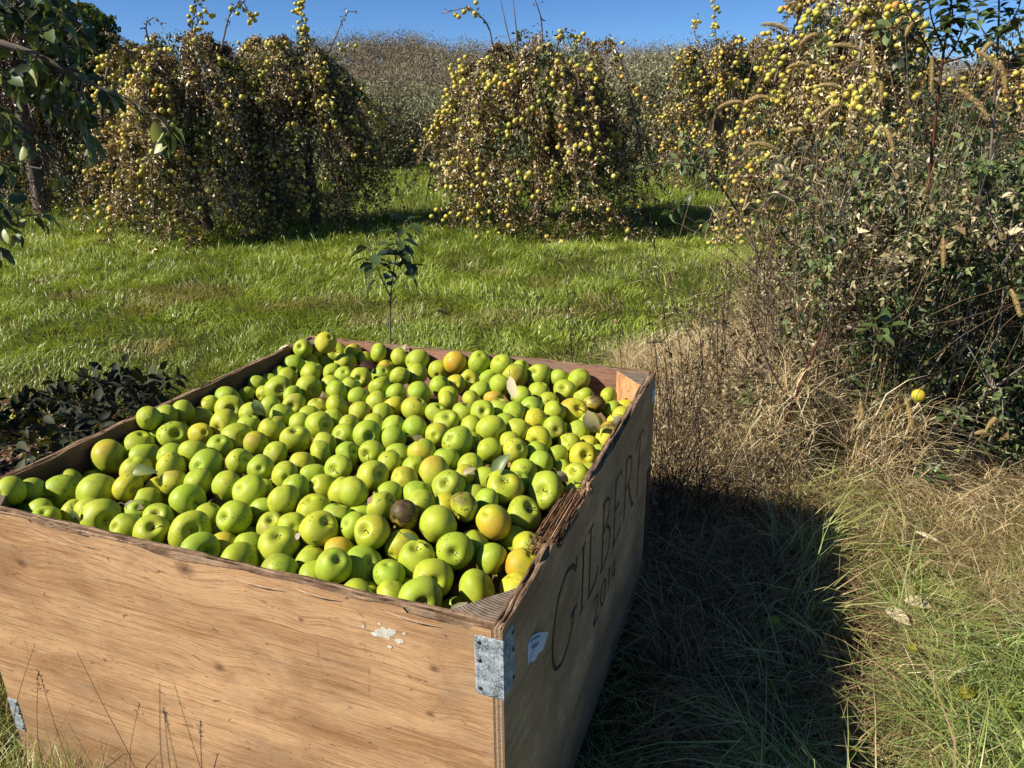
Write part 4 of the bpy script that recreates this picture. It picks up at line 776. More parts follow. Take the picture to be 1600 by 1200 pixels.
def orchard_tree(px, Y, height, halfw, label, seed, nl=13, tw=26, leaves=14000, fruit=330, solo=100, leafsz=.047, lt=(0, 1), left=1.0, shoots=(), base=None, dense=1.0, trunk_h=.42, fsc=1.0, gaps=0.38, shell=1.5):
    r = np.random.default_rng(seed); b = at(px, 300, Y); b = np.array([b[0], Y, gz(np.array([b[0]]), np.array([Y]))[0]]) if base is None else np.array(base)
    root = empty('apple_tree', b); tag(root, label, 'apple tree', 'apple trees of the orchard rows')
    th_ = height * trunk_h; lean = r.uniform(-.12, .12, 2)
    g = G(); P = np.array([[(lean[0] * t * th_, lean[1] * t * th_, th_ * t - .05) for t in np.linspace(0, 1.15, 6)]]); g.tubes(P, np.array([[.085, .07, .062, .06, .055, .04]]) * height / 2.4, 9); g.build('trunk', M['bark'], root)
    top = P[0, -1]; tips = []; tw_P = []
    gl = G()
    for k in range(nl):
        a = 2 * PI * (k + r.uniform(-.3, .3)) / nl; reach = halfw * r.uniform(.72, 1.05); ph = height * r.uniform(.74, 1.0) * (0.80 if k % 3 == 1 else 1); endz = r.uniform(.02, .22) * height
        t = np.linspace(0, 1, 12); st = top * r.uniform(.6, 1.0)
        rr = reach * (t ** .85); tp = r.uniform(.38, .55)
        z = np.where(t < tp, st[2] + (ph - st[2]) * np.sin(t / tp * PI / 2), ph - (ph - endz) * (np.clip(t - tp, 0, 1) / (1 - tp)) ** 1.7)
        wob = r.normal(0, .035, (12, 3)).cumsum(0) * .5; wob[0] = 0
        P = np.stack([st[0] + np.cos(a) * rr, st[1] + np.sin(a) * rr, z], -1) + wob
        gb = G(); gb.tubes(P[None], np.linspace(.030, .006, 12)[None] * height / 2.4, 6); gb.build('limb', M['bark'] if r.random() < .5 else M['paletwig'], root)
        tips.append(P)
    tips = np.array(tips)
    n = nl * tw; li = r.integers(0, nl, n); ti = r.uniform(.16, 1, n) ** .9 * 10.9; i0 = ti.astype(int); f = (ti - i0)[:, None]
    s0 = tips[li, i0] * (1 - f) + tips[li, np.minimum(i0 + 1, 11)] * f
    outw = unit(s0 * [1, 1, 0] + 1e-6); dr = unit(outw * r.uniform(-.2, 1, (n, 1)) + r.normal(0, .75, (n, 3)) + [0, 0, .25]); ln = r.uniform(.25, .80, n)[:, None] * height / 2.4
    tt_ = np.linspace(0, 1, 7); TP = s0[:, None] + dr[:, None] * (ln[:, None] * tt_[:, None] * .75) - np.array([0, 0, 1.]) * (ln[:, None] * (tt_ ** 1.8)[:, None] * r.uniform(.3, 1.7, n)[:, None, None])
    TP[..., 2] = np.maximum(TP[..., 2], .06)
    g = G(); g.tubes(TP, np.linspace(.0055, .002, 7), 3, mat=0)
    # leaves in uneven clumps along twigs
    wt = (r.random(n) ** 1.2 + .3) * (0.6 + 1.0 * (vnoise(s0[:, 0] * 3 + 30, s0[:, 2] * 3 + 30, 1.1, seed) > gaps)); wt /= wt.sum(); L = int(leaves * 2.1); w = r.choice(n, L, p=wt); u = r.uniform(.05, 1, L) * 5.99; j = u.astype(int); f = (u - j)[:, None]
    C = TP[w, j] * (1 - f) + TP[w, j + 1] * f + r.normal(0, .022, (L, 3)); C[:, 2] = np.maximum(C[:, 2], .03)
    D = unit(r.normal(0, 1, (L, 3)) + [0, 0, -.5]); N_ = r.normal(0, 1, (L, 3)) + [-.2, -.2, .6]
    tn = np.clip(r.uniform(lt[0], lt[1], L) + (wt[w] * n - 1) * .04 + (vnoise(C[:, 0] + 30, C[:, 2] + 30, .45, seed + 5) - .5) * .5, 0, 1)
    sz = leafsz * r.uniform(.55, 1.25, L); g.leaves(C, D, N_, sz, sz * r.uniform(.35, .6, L), tn, .15, .3, mat=1)
    ns_ = int(leaves * shell); az = r.uniform(0, 2 * PI, ns_); hz_ = r.random(ns_) ** .8; prof = np.sqrt(np.clip(1 - (np.clip(hz_ - .30, 0, 1) / .70) ** 2, 0, 1)) * (0.80 + .2 * np.clip(hz_ / .30, 0, 1))
    bulge = .55 + .62 * vnoise(az * 2.2 + 9, hz_ * 5 + 5, 1.0, seed + 9); rad = halfw * prof * bulge * (.70 + .30 * r.random(ns_) ** .5); gapn = vnoise(az * 5 + 2, hz_ * 9 + 2, 1.0, seed + 8); kk = gapn > .44
    C = np.stack([rad * np.cos(az), rad * np.sin(az), hz_ * height * (.70 + .32 * vnoise(az * 3 + 4, az * 0 + 3, 1, seed + 7)) + .03], -1)[kk]; nn_ = len(C); outv = unit(C * [1, 1, .4])
    sz = leafsz * r.uniform(.5, 1.2, nn_); tn_ = np.clip(r.uniform(lt[0], lt[1], nn_) + (vnoise(az[kk] * 4 + 3, C[:, 2] * 5 + 3, 1, seed + 6) - .5) * .6, 0, 1); C = C + r.normal(0, .03, (nn_, 3)); D_ = r.normal(0, .8, (nn_, 3)) + [0, 0, -.8]; O_ = outv + r.normal(0, .7, (nn_, 3)); W_ = sz * r.uniform(.35, .6, nn_)
    gq = (vnoise(az[kk] * 3.1 + 8, C[:, 2] * 3.5 + 8, 1, seed + 12) > .56) & (r.random(nn_) < .8)
    for q_, mt_ in ((~gq, 1), (gq, 2)): g.leaves(C[q_], D_[q_], O_[q_], sz[q_] * (1.2 if mt_ == 2 else 1), W_[q_] * (1.2 if mt_ == 2 else 1), tn_[q_], .15, .3, mat=mt_)
    g.build('crown', [M['twig'], M['orchleaf'], M['appleleaf']], root)
    if fruit:
        fw = (r.random(n) ** 1.5 + .05) * np.where(s0[:, 0] < 0, left, 2 - left) * np.clip(.35 + s0[:, 2] / height, .2, 1.3); fw /= fw.sum(); w = r.choice(n, fruit, p=fw); u = r.uniform(.1, 1, fruit) * 5.99; j = u.astype(int); f = (u - j)[:, None]
        C = TP[w, j] * (1 - f) + TP[w, j + 1] * f + r.normal(0, .02, (fruit, 3)) - [0, 0, .035]; mx_ = r.random(fruit) < .55; hf = r.random(fruit) ** .8; ha = r.uniform(0, 2 * PI, fruit); pf = np.sqrt(np.clip(1 - (np.clip(hf - .30, 0, 1) / .70) ** 2, 0, 1)) * (.8 + .2 * np.clip(hf / .3, 0, 1)) * halfw * (.57 + .62 * vnoise(ha * 2.2 + 9, hf * 5 + 5, 1.0, seed + 9)); CS = np.stack([pf * np.cos(ha), pf * np.sin(ha), .05 + hf * height * .9], -1); nz = vnoise(ha * 4 + 7, hf * 7 + 7, 1, seed + 3); mx_ &= nz > .50; C = np.where(mx_[:, None], CS, C + unit(C * [1, 1, 0] + 1e-6) * r.uniform(.02, .14, (fruit, 1))); C[:, 2] = np.maximum(C[:, 2], .06)
        for q in range(4):                        # keep neighbouring fruit from running through each other
            d = C[:, None] - C[None]; Ld = np.linalg.norm(d, axis=-1) + 1e-6; pen = np.clip(.062 * fsc - Ld, 0, None); np.fill_diagonal(pen, 0); C = C + (d / Ld[..., None] * pen[..., None]).sum(1) * .5
        for sh in shoots: pass
        view_ = unit(-(b - CAM)); sc_ = C @ view_ + r.uniform(0, .1, fruit); od = np.argsort(-sc_)
        for q in od[:solo]:
            o = bpy.data.objects.new('fruit', FM[int(np.clip(r.normal(2.4, 1.3), 0, 5))]); COL.objects.link(o); o.parent = root; o.location = C[q]; o.rotation_euler = r.uniform(0, 6, 3); o.scale = (fsc * r.uniform(.85, 1.12),) * 3
        rs = od[solo:]
        if len(rs):
            V = (FBV[None] * fsc * r.uniform(.85, 1.12, (len(rs), 1, 1)) + C[rs][:, None]); F_ = (FBF[None] + (np.arange(len(rs)) * len(FBV))[:, None, None]).reshape(-1, 4)
            g = G(); g.add(V, [F_], np.repeat(np.clip(r.normal(.4, .25, len(rs)), 0, 1), len(FBV))); o = g.build('more_fruit', M['treefruit'], root); o['kind'] = 'stuff'
    for sh in shoots:                            # long bare water shoots, given as photo pixels at the trunk's distance
        pts = np.array([at(a, c, Y) - b for a, c in sh['p']]); t = np.linspace(0, len(pts) - 1, 14); P = np.stack([np.interp(t, range(len(pts)), pts[:, k]) for k in range(3)], -1)
        P[1:-1] = (P[:-2] + P[1:-1] * 2 + P[2:]) / 4; P[:, 1] += np.linspace(0, r.uniform(-.4, .4), 14)
        g = G(); g.tubes(P[None], np.linspace(.013, .0035, 14)[None], 4)
        m = sh.get('leaf', 30); w = r.uniform(3, 13, m); j = w.astype(int).clip(0, 12); f = (w - j)[:, None]; C = P[j] * (1 - f) + P[j + 1] * f + r.normal(0, .02, (m, 3)); g.leaves(C, r.normal(0, 1, (m, 3)), r.normal(0, 1, (m, 3)), .05, .022, r.uniform(0, .6, m), mat=1)
        m = sh.get('fr', 0)
        if m:
            w = r.choice(sh.get('at', [6, 8, 10, 11, 12]), m) + r.uniform(-.4, .4, m); w = np.clip(w, 0, 12.9); j = w.astype(int); f = (w - j)[:, None]; C = P[j] * (1 - f) + P[j + 1] * f + r.normal(0, .04, (m, 3)) - [0, 0, .03]
            V = FBV[None] * fsc + C[:, None]; F_ = (FBF[None] + (np.arange(m) * len(FBV))[:, None, None]).reshape(-1, 4); g.add(V, [F_], np.repeat(r.uniform(.1, .7, m), len(FBV)), 2)
        g.build('water_shoot', [M['bark'], M['orchleaf'], M['treefruit']], root)
    return root
orchard_tree(318, 9.6, 2.38, 1.18, 'weeping apple tree with brown leaves and yellow fruit, second from the left, in front', 11, nl=16, tw=30, leaves=21000, fruit=900, lt=(.0, 1.0), left=1.6, fsc=.92,
    shoots=[{'p': [(300, 100), (308, 40), (330, -10)], 'fr': 14, 'leaf': 40}, {'p': [(345, 80), (352, 20), (368, -5), (382, 30)], 'fr': 12, 'leaf': 40}, {'p': [(240, 90), (232, 40), (255, 28), (275, 50)], 'leaf': 14}, {'p': [(290, 90), (296, 40), (305, 5)], 'fr': 8, 'leaf': 20}])
orchard_tree(490, 10.2, 2.45, 1.0, 'drooping apple tree left of the middle gap, with one tall shoot at its top', 12, nl=13, tw=26, leaves=14000, fruit=950, lt=(0, 1.0), left=1.15, fsc=.85,
    shoots=[{'p': [(492, 150), (482, 60), (470, -15)], 'fr': 40, 'leaf': 60}, {'p': [(500, 110), (520, 60), (535, 15), (550, 12)], 'leaf': 18}, {'p': [(505, 110), (530, 80), (556, 62)], 'fr': 5, 'leaf': 14}, {'p': [(500, 120), (560, 140), (600, 190)], 'fr': 26, 'leaf': 20}, {'p': [(430, 240), (470, 290), (510, 350)], 'fr': 30, 'leaf': 50}])
orchard_tree(838, 10.0, 2.30, 1.42, 'round weeping apple tree in the middle, thick with yellow apples', 13, nl=18, tw=30, leaves=21000, fruit=1050, lt=(-.05, .95), left=1.25, gaps=.3,
    shoots=[{'p': [(775, 110), (765, 40), (735, 10), (690, 22)], 'fr': 8, 'at': [8, 9, 11], 'leaf': 16}, {'p': [(812, 110), (806, 40), (800, -20)], 'leaf': 3}, {'p': [(812, 110), (795, 60), (780, -10)], 'leaf': 3}, {'p': [(850, 100), (845, 30), (830, -10)], 'leaf': 16}, {'p': [(860, 110), (880, 45), (915, 60)], 'fr': 16, 'leaf': 20}, {'p': [(820, 120), (770, 100), (700, 100)], 'leaf': 14, 'fr': 8}, {'p': [(760, 150), (700, 150), (668, 215)], 'fr': 34, 'leaf': 20}])
orchard_tree(1108, 14.0, 2.62, 1.15, 'apple tree with small yellow apples further back, right of the middle tree', 14, nl=12, tw=22, leaves=11000, fruit=900, solo=60, lt=(.0, .8), fsc=.95,
    shoots=[{'p': [(1125, 120), (1118, 40), (1120, -10)], 'fr': 22, 'leaf': 30}, {'p': [(1110, 100), (1085, 50), (1095, 20)], 'leaf': 30, 'fr': 10}])
orchard_tree(1300, 8.2, 2.75, 1.05, 'tall apple tree above the thicket, densest with bright yellow apples', 15, nl=16, tw=28, leaves=15000, fruit=1050, lt=(.05, 1.0), fsc=.98, left=1.15)
orchard_tree(1570, 9.0, 2.35, 0.95, 'apple tree at the right edge behind the thicket, brownish with few apples', 16, nl=12, tw=22, leaves=12000, fruit=420, solo=60, lt=(0, .8))
orchard_tree(75, 13.2, 2.15, 1.25, 'brown leaved apple tree far back on the left, behind the near branch', 17, nl=12, tw=22, leaves=12000, fruit=450, solo=60, lt=(0, .7), left=.5)
orchard_tree(60, 11.5, 3.6, 1.15, 'tall dark apple tree behind the hanging branch at the left edge', 18, nl=12, tw=22, leaves=14000, fruit=0, lt=(-.2, .45), trunk_h=.55, gaps=.4, shell=1.2)

# ------------------------------------------------------------------ ivy-covered stump and the brush further back
def shrub(name, px, Y, h, w, label, cat, seed, stems, leaves, size, mat, twig='twig', tint=(0, 1), up=.7, group=None, low=0.0, spread_top=.7):
    r = np.random.default_rng(seed); b = at(px, 300, Y); b = np.array([b[0], Y, 0.0]) if Y > 20 else np.array([b[0], Y, gz(b[0:1], np.array([Y]))[0]])
    root = empty(name, b); tag(root, label, cat, group)
    m = 6; t = np.linspace(0, 1, m); a = r.uniform(0, 2 * PI, stems); rd = r.uniform(0, 1, stems) ** .6 * w; hh = h * r.uniform(.55, 1.0, stems) * (1 - .25 * (rd / w) ** 2)
    P = np.stack([np.cos(a)[:, None] * rd[:, None] * (.25 + spread_top * t), np.sin(a)[:, None] * rd[:, None] * (.25 + spread_top * t), hh[:, None] * t ** .9], -1) + r.normal(0, .03 * h, (stems, m, 3)) * t[:, None]
    g = G(); g.tubes(P, np.linspace(1, .25, m) * r.uniform(.006, .014, stems)[:, None] * h / 2, 3); g.build('stems', M[twig], root)
    w_ = r.integers(0, stems, leaves); u = r.uniform(low, 1, leaves) * (m - 1.01); j = u.astype(int); f = (u - j)[:, None]
    C = P[w_, j] * (1 - f) + P[w_, j + 1] * f + r.normal(0, .045 * h * (1 - up) + size * .8, (leaves, 3)); C[:, 2] = np.maximum(C[:, 2], .02)
    D = r.normal(0, 1, (leaves, 3)) + [0, 0, up * 1.2]; tn = np.clip(r.uniform(*tint, leaves) + (vnoise(C[:, 0] + 30, C[:, 2] + 30, .2 * h, seed) - .5) * .6, 0, 1)
    sz = size * r.uniform(.6, 1.3, leaves); g = G(); g.leaves(C, D, r.normal(0, 1, (leaves, 3)) + [-.3, -.3, .5], sz, sz * .42, tn); g.build('foliage', M[mat], root)
    return root
r_ = np.random.default_rng(5)
b = at(160, 300, 12.5); root = empty('ivy_covered_tree', (b[0], 12.5, 0)); tag(root, 'stubby tree smothered in green and yellow ivy, top left', 'tree')
g = G(); g.tubes(np.array([[(0, 0, 0), (.02, 0, 1), (0, .03, 2.2), (.05, 0, 2.9)]]), np.array([[.12, .1, .09, .05]]), 8); g.build('trunk', M['bark'], root)
n = 9000; a = r_.uniform(0, 2 * PI, n); z = 3.02 - 3.0 * r_.random(n) ** 1.25; wz = np.interp(z, [0, .8, 1.6, 2.2, 2.8, 3.05], [.25, .34, .42, .62, .62, .25]); rr = wz * (0.72 + .3 * r_.random(n)) * (.8 + .35 * vnoise(a * 2 + 3, z * 3, 1, 6))
C = np.stack([rr * np.cos(a), rr * np.sin(a), z], -1); g = G(); g.leaves(C, r_.normal(0, .6, (n, 3)) + [0, 0, -.7], np.stack([np.cos(a), np.sin(a), a * 0 + .5], -1) + r_.normal(0, .3, (n, 3)), .075, .07, np.clip(r_.uniform(.1, .6, n) + .45 * np.clip(z - 2.1, 0, 1) + (vnoise(C[:, 0] * 4 + 9, C[:, 2] * 4 + 9, 1, 7) - .5) * .6, 0, 1)); g.build('crown', M['ivy'], root)
BR = [(375, 21, 3.25, .9), (405, 27, 3.6, 1.6), (455, 33, 4.1, 1.9), (560, 24, 3.0, 1.6), (610, 20, 2.75, 1.3), (655, 24, 2.9, 1.5), (560, 36, 4.4, 2.2), (640, 40, 4.7, 2.4), (700, 30, 3.6, 1.9), (745, 38, 4.1, 2.2), (930, 24, 3.1, 1.5), (975, 20, 3.35, 1.3), (1015, 19, 3.55, 1.2), (1050, 21, 3.85, 1.3), (1085, 18, 3.1, 1.2), (1165, 19, 3.5, 1.2), (1200, 20, 3.75, 1.2), (1245, 22, 3.6, 1.3), (960, 34, 4.4, 2.2), (1040, 36, 4.7, 2.2), (1440, 20, 2.9, 1.4), (1500, 24, 3.2, 1.7), (1360, 24, 3.0, 1.5), (20, 20, 3.4, 1.6), (210, 24, 3.2, 1.6)]
cnt = {}
for k, (px, Y, h, w) in enumerate(BR):
    kd = 'tall grey-green brush bush with upright leafy shoots' if px > 930 and px < 1300 and Y < 23 else 'bare brownish brush bush' if Y > 28 else 'olive grey brush bush'
    cnt[kd] = cnt.get(kd, 0) + 1
    tint = (.2, .8) if 'olive' in kd else (.3, 1.0) if 'tall' in kd else (0, .45)
    shrub('brush_bush', px, Y, h * (.66 if 'bare' in kd else .84), w, f'{kd} beyond the orchard rows, {ordn(sum(1 for b in BR if b[0] < px))} from the left', 'bush', 300 + k, 60 if 'bare' not in kd else 120, 12000 if 'bare' not in kd else 7500, .085 if Y < 28 else .13, 'brushleaf', 'bark' if 'bare' in kd else 'twig', tint, .85 if 'tall' in kd else .5, 'brush bushes behind the orchard')
# brown tangle under the brush, beyond the gap between the rows
n = 26000; y = rnd(15, 30, n); x = rnd(-.72, .72, n) * y; z = rnd(0, 1, n) ** 1.5 * 1.0; k = ~((np.abs(x / y + .15) < .05) & (y < 20)); x, y, z = x[k], y[k], z[k]; n = len(x)
g = G(); g.leaves(np.stack([x, y, z], -1), rng.normal(0, 1, (n, 3)) + [0, 0, 1.2], rng.normal(0, 1, (n, 3)), rnd(.08, .28, n), .05, np.clip(rnd(0, .7, n), 0, 1)); tag(g.build('scrub', M['brushleaf']), 'low brown weeds under the far bushes', 'weeds', kind='stuff')
# bare woods on the hill, one far mass
nt_ = 2100; yy = rnd(62, 190, nt_) ; yy[:600] = rnd(172, 192, 600); xx = rnd(-.78, .80, nt_) * yy; hz = hillz(xx, yy); hh = rnd(2.2, 6.0, nt_) * (.75 + yy / 400); k = 240
A = rng.normal(0, 1, (nt_, k, 3)); A = A / np.linalg.norm(A, axis=-1, keepdims=True) * rng.random((nt_, k, 1)) ** .45; C = np.stack([xx, yy, hz + hh * .42], -1)[:, None] + A * np.stack([hh * .50, hh * .50, hh * .58], -1)[:, None]
n = nt_ * k; tn = np.repeat(rnd(-.1, 1.0, nt_), k) + rnd(-.12, .18, n); C = C.reshape(-1, 3); sz = rnd(.11, .27, n) * (.5 + C[:, 1] / 190)
g = G(); g.leaves(C, rng.normal(0, 1, (n, 3)) + [0, 0, .9], rng.normal(0, 1, (n, 3)), sz * 1.5, sz * .38, np.clip(tn, 0, 1)); tag(g.build('woods', M['wood']), 'bare brown woodland covering the distant hill', 'woodland', kind='stuff')

# ------------------------------------------------------------------ plants near the bin
def path(pts, m=12):
    pts = np.asarray(pts, float); t = np.linspace(0, len(pts) - 1, m); P = np.stack([np.interp(t, range(len(pts)), pts[:, k]) for k in range(3)], -1)
    for _ in range(2): P[1:-1] = (P[:-2] + P[1:-1] * 2 + P[2:]) / 4
    return P
def leafy(name, label, cat, base, stems, mat='appleleaf', stemmat='bark', group=None, seed=0):
    """stems: (points, radius, leaf count, leaf length, first leaf position 0..1, tint range, droop)"""
    r = np.random.default_rng(seed); base = np.asarray(base, float); root = empty(name, base); tag(root, label, cat, group)
    gs = G(); gl = G()
    for pts, rad, nlf, ll, t0, tr, droop in stems:
        P = path(pts) - base; m = len(P); gs.tubes(P[None], np.linspace(rad, rad * .35, m)[None], 6)
        if nlf:
            t = np.sort(r.uniform(t0, 1, nlf)) ** .8 * (m - 1.02); j = t.astype(int); f = (t - j)[:, None]; C = P[j] * (1 - f) + P[j + 1] * f; T = unit(P[j + 1] - P[j])
            an = np.arange(nlf) * 2.4 + r.uniform(0, 6); ref = np.cross(T, [0.3, .2, 1.0]); A = unit(ref); B = np.cross(T, A)
            D = unit(A * np.cos(an)[:, None] + B * np.sin(an)[:, None] + T * .65 + np.array([0, 0, -droop]) + r.normal(0, .25, (nlf, 3)))
            L = ll * r.uniform(.6, 1.15, nlf) * (1 - .3 * (t / m)); pet = C + D * L[:, None] * .22
            gs.tubes(np.stack([C, C + D * L[:, None] * .12, pet], 1), .0011, 3)
            gl.bigleaves(pet, D + np.array([0, 0, -droop * .3]), np.array([0, 0, 1.]) + T * .5 + r.normal(0, .45, (nlf, 3)), L, L * r.uniform(.42, .6, nlf), r.uniform(*tr, nlf), r.uniform(.08, .35, nlf), r.uniform(.1, .55, nlf))
    gs.build('stem', M[stemmat], root)
    if gl.n: gl.build('foliage', M[mat], root)
    return root
A3 = lambda L, Y: [at(a, b, Y) for a, b in L]
# young apple sapling standing behind the bin
b = gnd(612, 600); b = np.array([at(605, 525, 3.05)[0], 3.05, 0])
leafy('apple_sapling', 'small leafy apple sapling with a bare lower stem, standing alone behind the bin', 'sapling', b,
      [([b] + A3([(607, 500), (611, 450), (617, 410), (622, 375), (634, 345)], 3.05), .0050, 24, .112, .50, (0, .6), .55), (A3([(611, 465), (596, 435), (585, 405), (578, 385)], 3.05), .0034, 18, .11, .12, (0, .5), .55),
       (A3([(613, 445), (628, 425), (640, 405)], 3.05), .0030, 8, .10, .2, (0, .5), .55), (A3([(608, 500), (600, 495), (596, 480)], 3.05), .002, 2, .06, .7, (.3, .8), .3)], seed=1)
# the near apple tree at the left edge, its branch hanging into view
b = np.array([-3.35, 2.7, 0])
br = [([b, b + [.1, 0, .9], b + [.25, .1, 1.5]], .07, 0, 0, 0, (0, 1), 0), ([b + [.2, .1, 1.35]] + A3([(-120, 40), (-20, 62), (45, 78), (95, 105), (152, 135)], 3.05), .022, 16, .11, .45, (.1, .95), .3)]
for (x0, y0), (x1, y1), nl_, Y in [((-30, 50), (25, 5), 12, 3.0), ((20, 60), (60, 8), 14, 3.05), ((60, 80), (100, 10), 12, 3.0), ((90, 95), (130, 40), 10, 3.1), ((60, 85), (30, 140), 13, 3.0), ((100, 110), (75, 165), 13, 3.05), ((130, 125), (120, 195), 12, 3.0),
    ((150, 135), (178, 165), 7, 3.05), ((-60, 70), (10, 120), 12, 2.9), ((-80, 120), (20, 200), 15, 2.9), ((-80, 160), (55, 235), 15, 3.0), ((-90, 230), (15, 265), 14, 2.85), ((125, 150), (148, 235), 8, 3.05), ((150, 135), (262, 195), 3, 3.0), ((255, 190), (272, 232), 10, 3.0),
    ((-90, 280), (15, 325), 14, 2.8), ((-90, 320), (35, 365), 14, 2.85), ((-80, 360), (5, 400), 9, 2.8), ((20, 345), (75, 340), 5, 2.9), ((-60, -10), (0, 30), 10, 2.9), ((20, 20), (95, -20), 12, 3.0), ((40, 260), (100, 285), 5, 3.0)]:
    mid = ((x0 + x1) / 2, (y0 + y1) / 2 - 8); br.append((A3([(x0, y0), mid, (x1, y1)], Y), .0045, int(nl_ * 1.6) if nl_ > 5 else nl_, .098, .10, (0, 1), .45))
for q in ([b + [.25, .1, 1.5]] + A3([(-160, 100), (-90, 140)], 2.9), [b + [.2, .1, 1.2]] + A3([(-180, 220), (-90, 280)], 2.85), [b + [.15, .05, 1.0]] + A3([(-190, 300), (-90, 350)], 2.8)): br.append((q, .018, 0, .1, 0, (0, 1), 0))
leafy('apple_tree', 'near apple tree whose large dark leaves hang in from the left edge', 'apple tree', b, br, group=None, seed=2)
# dark sprouts beside the bin on the left
for k, (px, py, Y, n_, lab_) in enumerate([(12, 640, 3.55, 26, 'dark leafy apple sprout at the left edge, beside two fallen apples'), (75, 690, 3.15, 6, 'low thin sprout in the leaf litter left of the bin'), (150, 690, 3.3, 26, 'dark sprout with broad leaves near the left board of the bin'),
        (120, 630, 3.75, 26, 'dark leafy sprout between the lawn and the leaf litter'), (190, 640, 3.6, 26, 'bushy dark sprout close behind the left board of the bin'), (235, 605, 3.9, 18, 'small dark sprout farthest along the left board of the bin'), (20, 740, 2.75, 14, 'grey-green sprout in the litter just outside the left board')]):
    b = np.array([at(px, py, Y)[0], Y, 0.0]); r = np.random.default_rng(40 + k); st = []
    for q in range(8):
        a = r.uniform(0, 2 * PI); l = r.uniform(.12, .32); st.append(([b, b + [math.cos(a) * l * .5, math.sin(a) * l * .5, l * .40], b + [math.cos(a) * l, math.sin(a) * l, l * .50]], .003, n_ // 2, .098, .1, (-.1, .35) if k < 6 else (.2, .8), .15))
    leafy('apple_sprout', lab_, 'sprout', b, st, mat='dullleaf', stemmat='darkstem', group='low sprouts left of the bin', seed=60 + k)

# the thicket on the right
n = 105000; y = 2.65 + 2.6 * rng.random(n) ** 1.2; rx = rnd(.20, .86, n); x = rx * y; px_ = 800 + FOC * rx
Ht = np.interp(px_, [1040, 1150, 1200, 1260, 1340, 1450, 1620, 1850], [.10, .26, .80, 1.12, 1.25, 1.32, 1.40, 1.4]) * (.78 + .32 * np.clip((y - 2.7) / 1.2, 0, 1)); z = Ht * .93 * rng.random(n) ** .9 * (0.60 + .65 * vnoise(x * 5 + 20, y * 5 + 20, 1, 201))
cl = vnoise(x * 7 + 30, z * 7 + 30, 1, 202) * .6 + vnoise(y * 6 + 30, z * 6 + 10, 1, 203) * .4; k = (cl > .47) & (rng.random(n) < np.interp(px_, [1040, 1150, 1230, 1330], [.10, .3, .75, 1])); x, y, z, px_ = x[k], y[k], z[k], px_[k]; n = len(x)
tn = np.clip(rnd(0, 1, n) ** 1.3 * .95 + (vnoise(x * 4 + 9, z * 4 + 9, 1, 204) - .5) * .7 - .15 * (px_ < 1250), 0, 1); L = rnd(.010, .034, n) * np.where(rng.random(n) < .06, 2.0, 1)
m_ = 30000; yb = 2.75 + 1.9 * rng.random(m_) ** 1.3; rb = rnd(.36, .86, m_); xb = rb * yb; zb = np.interp(800 + FOC * rb, [1240, 1320, 1450, 1800], [.9, 1.1, 1.22, 1.3]) * rng.random(m_) ** .8; kb = (vnoise(xb * 6 + 11, zb * 6 + 11, 1, 230) > .46) & (vnoise(yb * 5 + 3, zb * 5 + 9, 1, 231) > .30) & (rng.random(m_) < np.interp(800 + FOC * rb, [1240, 1330, 1420], [.12, .45, 1])) & (rng.random(m_) < np.interp(zb, [0, .35, .7], [.35, .7, 1])); xb, yb, zb = xb[kb], yb[kb], zb[kb]; m_ = len(xb)
Lb = rnd(.022, .058, m_); big_ = (np.stack([xb, yb, zb + .01], -1), rng.normal(0, 1, (m_, 3)) + [0, 0, -.5], rng.normal(0, .7, (m_, 3)) + [-.3, -.2, .7], Lb, Lb * rnd(.35, .6, m_), np.clip(rnd(.05, 1, m_), 0, 1))
g = G(); g.leaves(*big_, .2, .35, mat=5); gm = (vnoise(x * 3 + 70, z * 4 + 70, 1, 208) > .40) & (rng.random(n) < .75) & (px_ > 1180)
PP = np.stack([x, y, z + .01], -1)
for q_, mt_ in ((~gm, 0), (gm, 5)):
    m_ = int(q_.sum()); g.leaves(PP[q_], rng.normal(0, 1, (m_, 3)) + [0, 0, -.3], rng.normal(0, 1, (m_, 3)) + [-.3, -.2, .5], L[q_] * (1.25 if mt_ else 1), L[q_] * rnd(.3, .6, m_), np.clip(tn[q_] + (.12 if mt_ else 0), 0, 1), .2, .35, mat=mt_)
n = 2600; a = rnd(0, 2 * PI, n); y0 = rnd(2.7, 5.0, n); x0 = rnd(.22, .85, n) * y0; hm = np.interp(800 + FOC * x0 / y0, [1050, 1150, 1220, 1300, 1600], [.15, .30, .95, 1.25, 1.4]); l = hm * rnd(.4, 1.0, n); bend = rnd(.1, .8, n); t = np.linspace(0, 1, 7)
z00 = rnd(0, .5, n) * hm * (rng.random(n) < .5)
P = np.stack([x0[:, None] + np.cos(a)[:, None] * l[:, None] * bend[:, None] * t ** 1.6, y0[:, None] + np.sin(a)[:, None] * l[:, None] * bend[:, None] * t ** 1.6, z00[:, None] + l[:, None] * (t - .45 * bend[:, None] * t ** 2.2)], -1) + rng.normal(0, .012, (n, 7, 3)).cumsum(1) * .6
P[..., 2] = np.maximum(P[..., 2], .01)
g.tubes(P[:1500], np.linspace(.0022, .0007, 7), 3, mat=1); g.tubes(P[1500:2250], np.linspace(.0026, .0008, 7), 3, mat=2); g.tubes(P[2250:], np.linspace(.0020, .0006, 7), 3, mat=3)
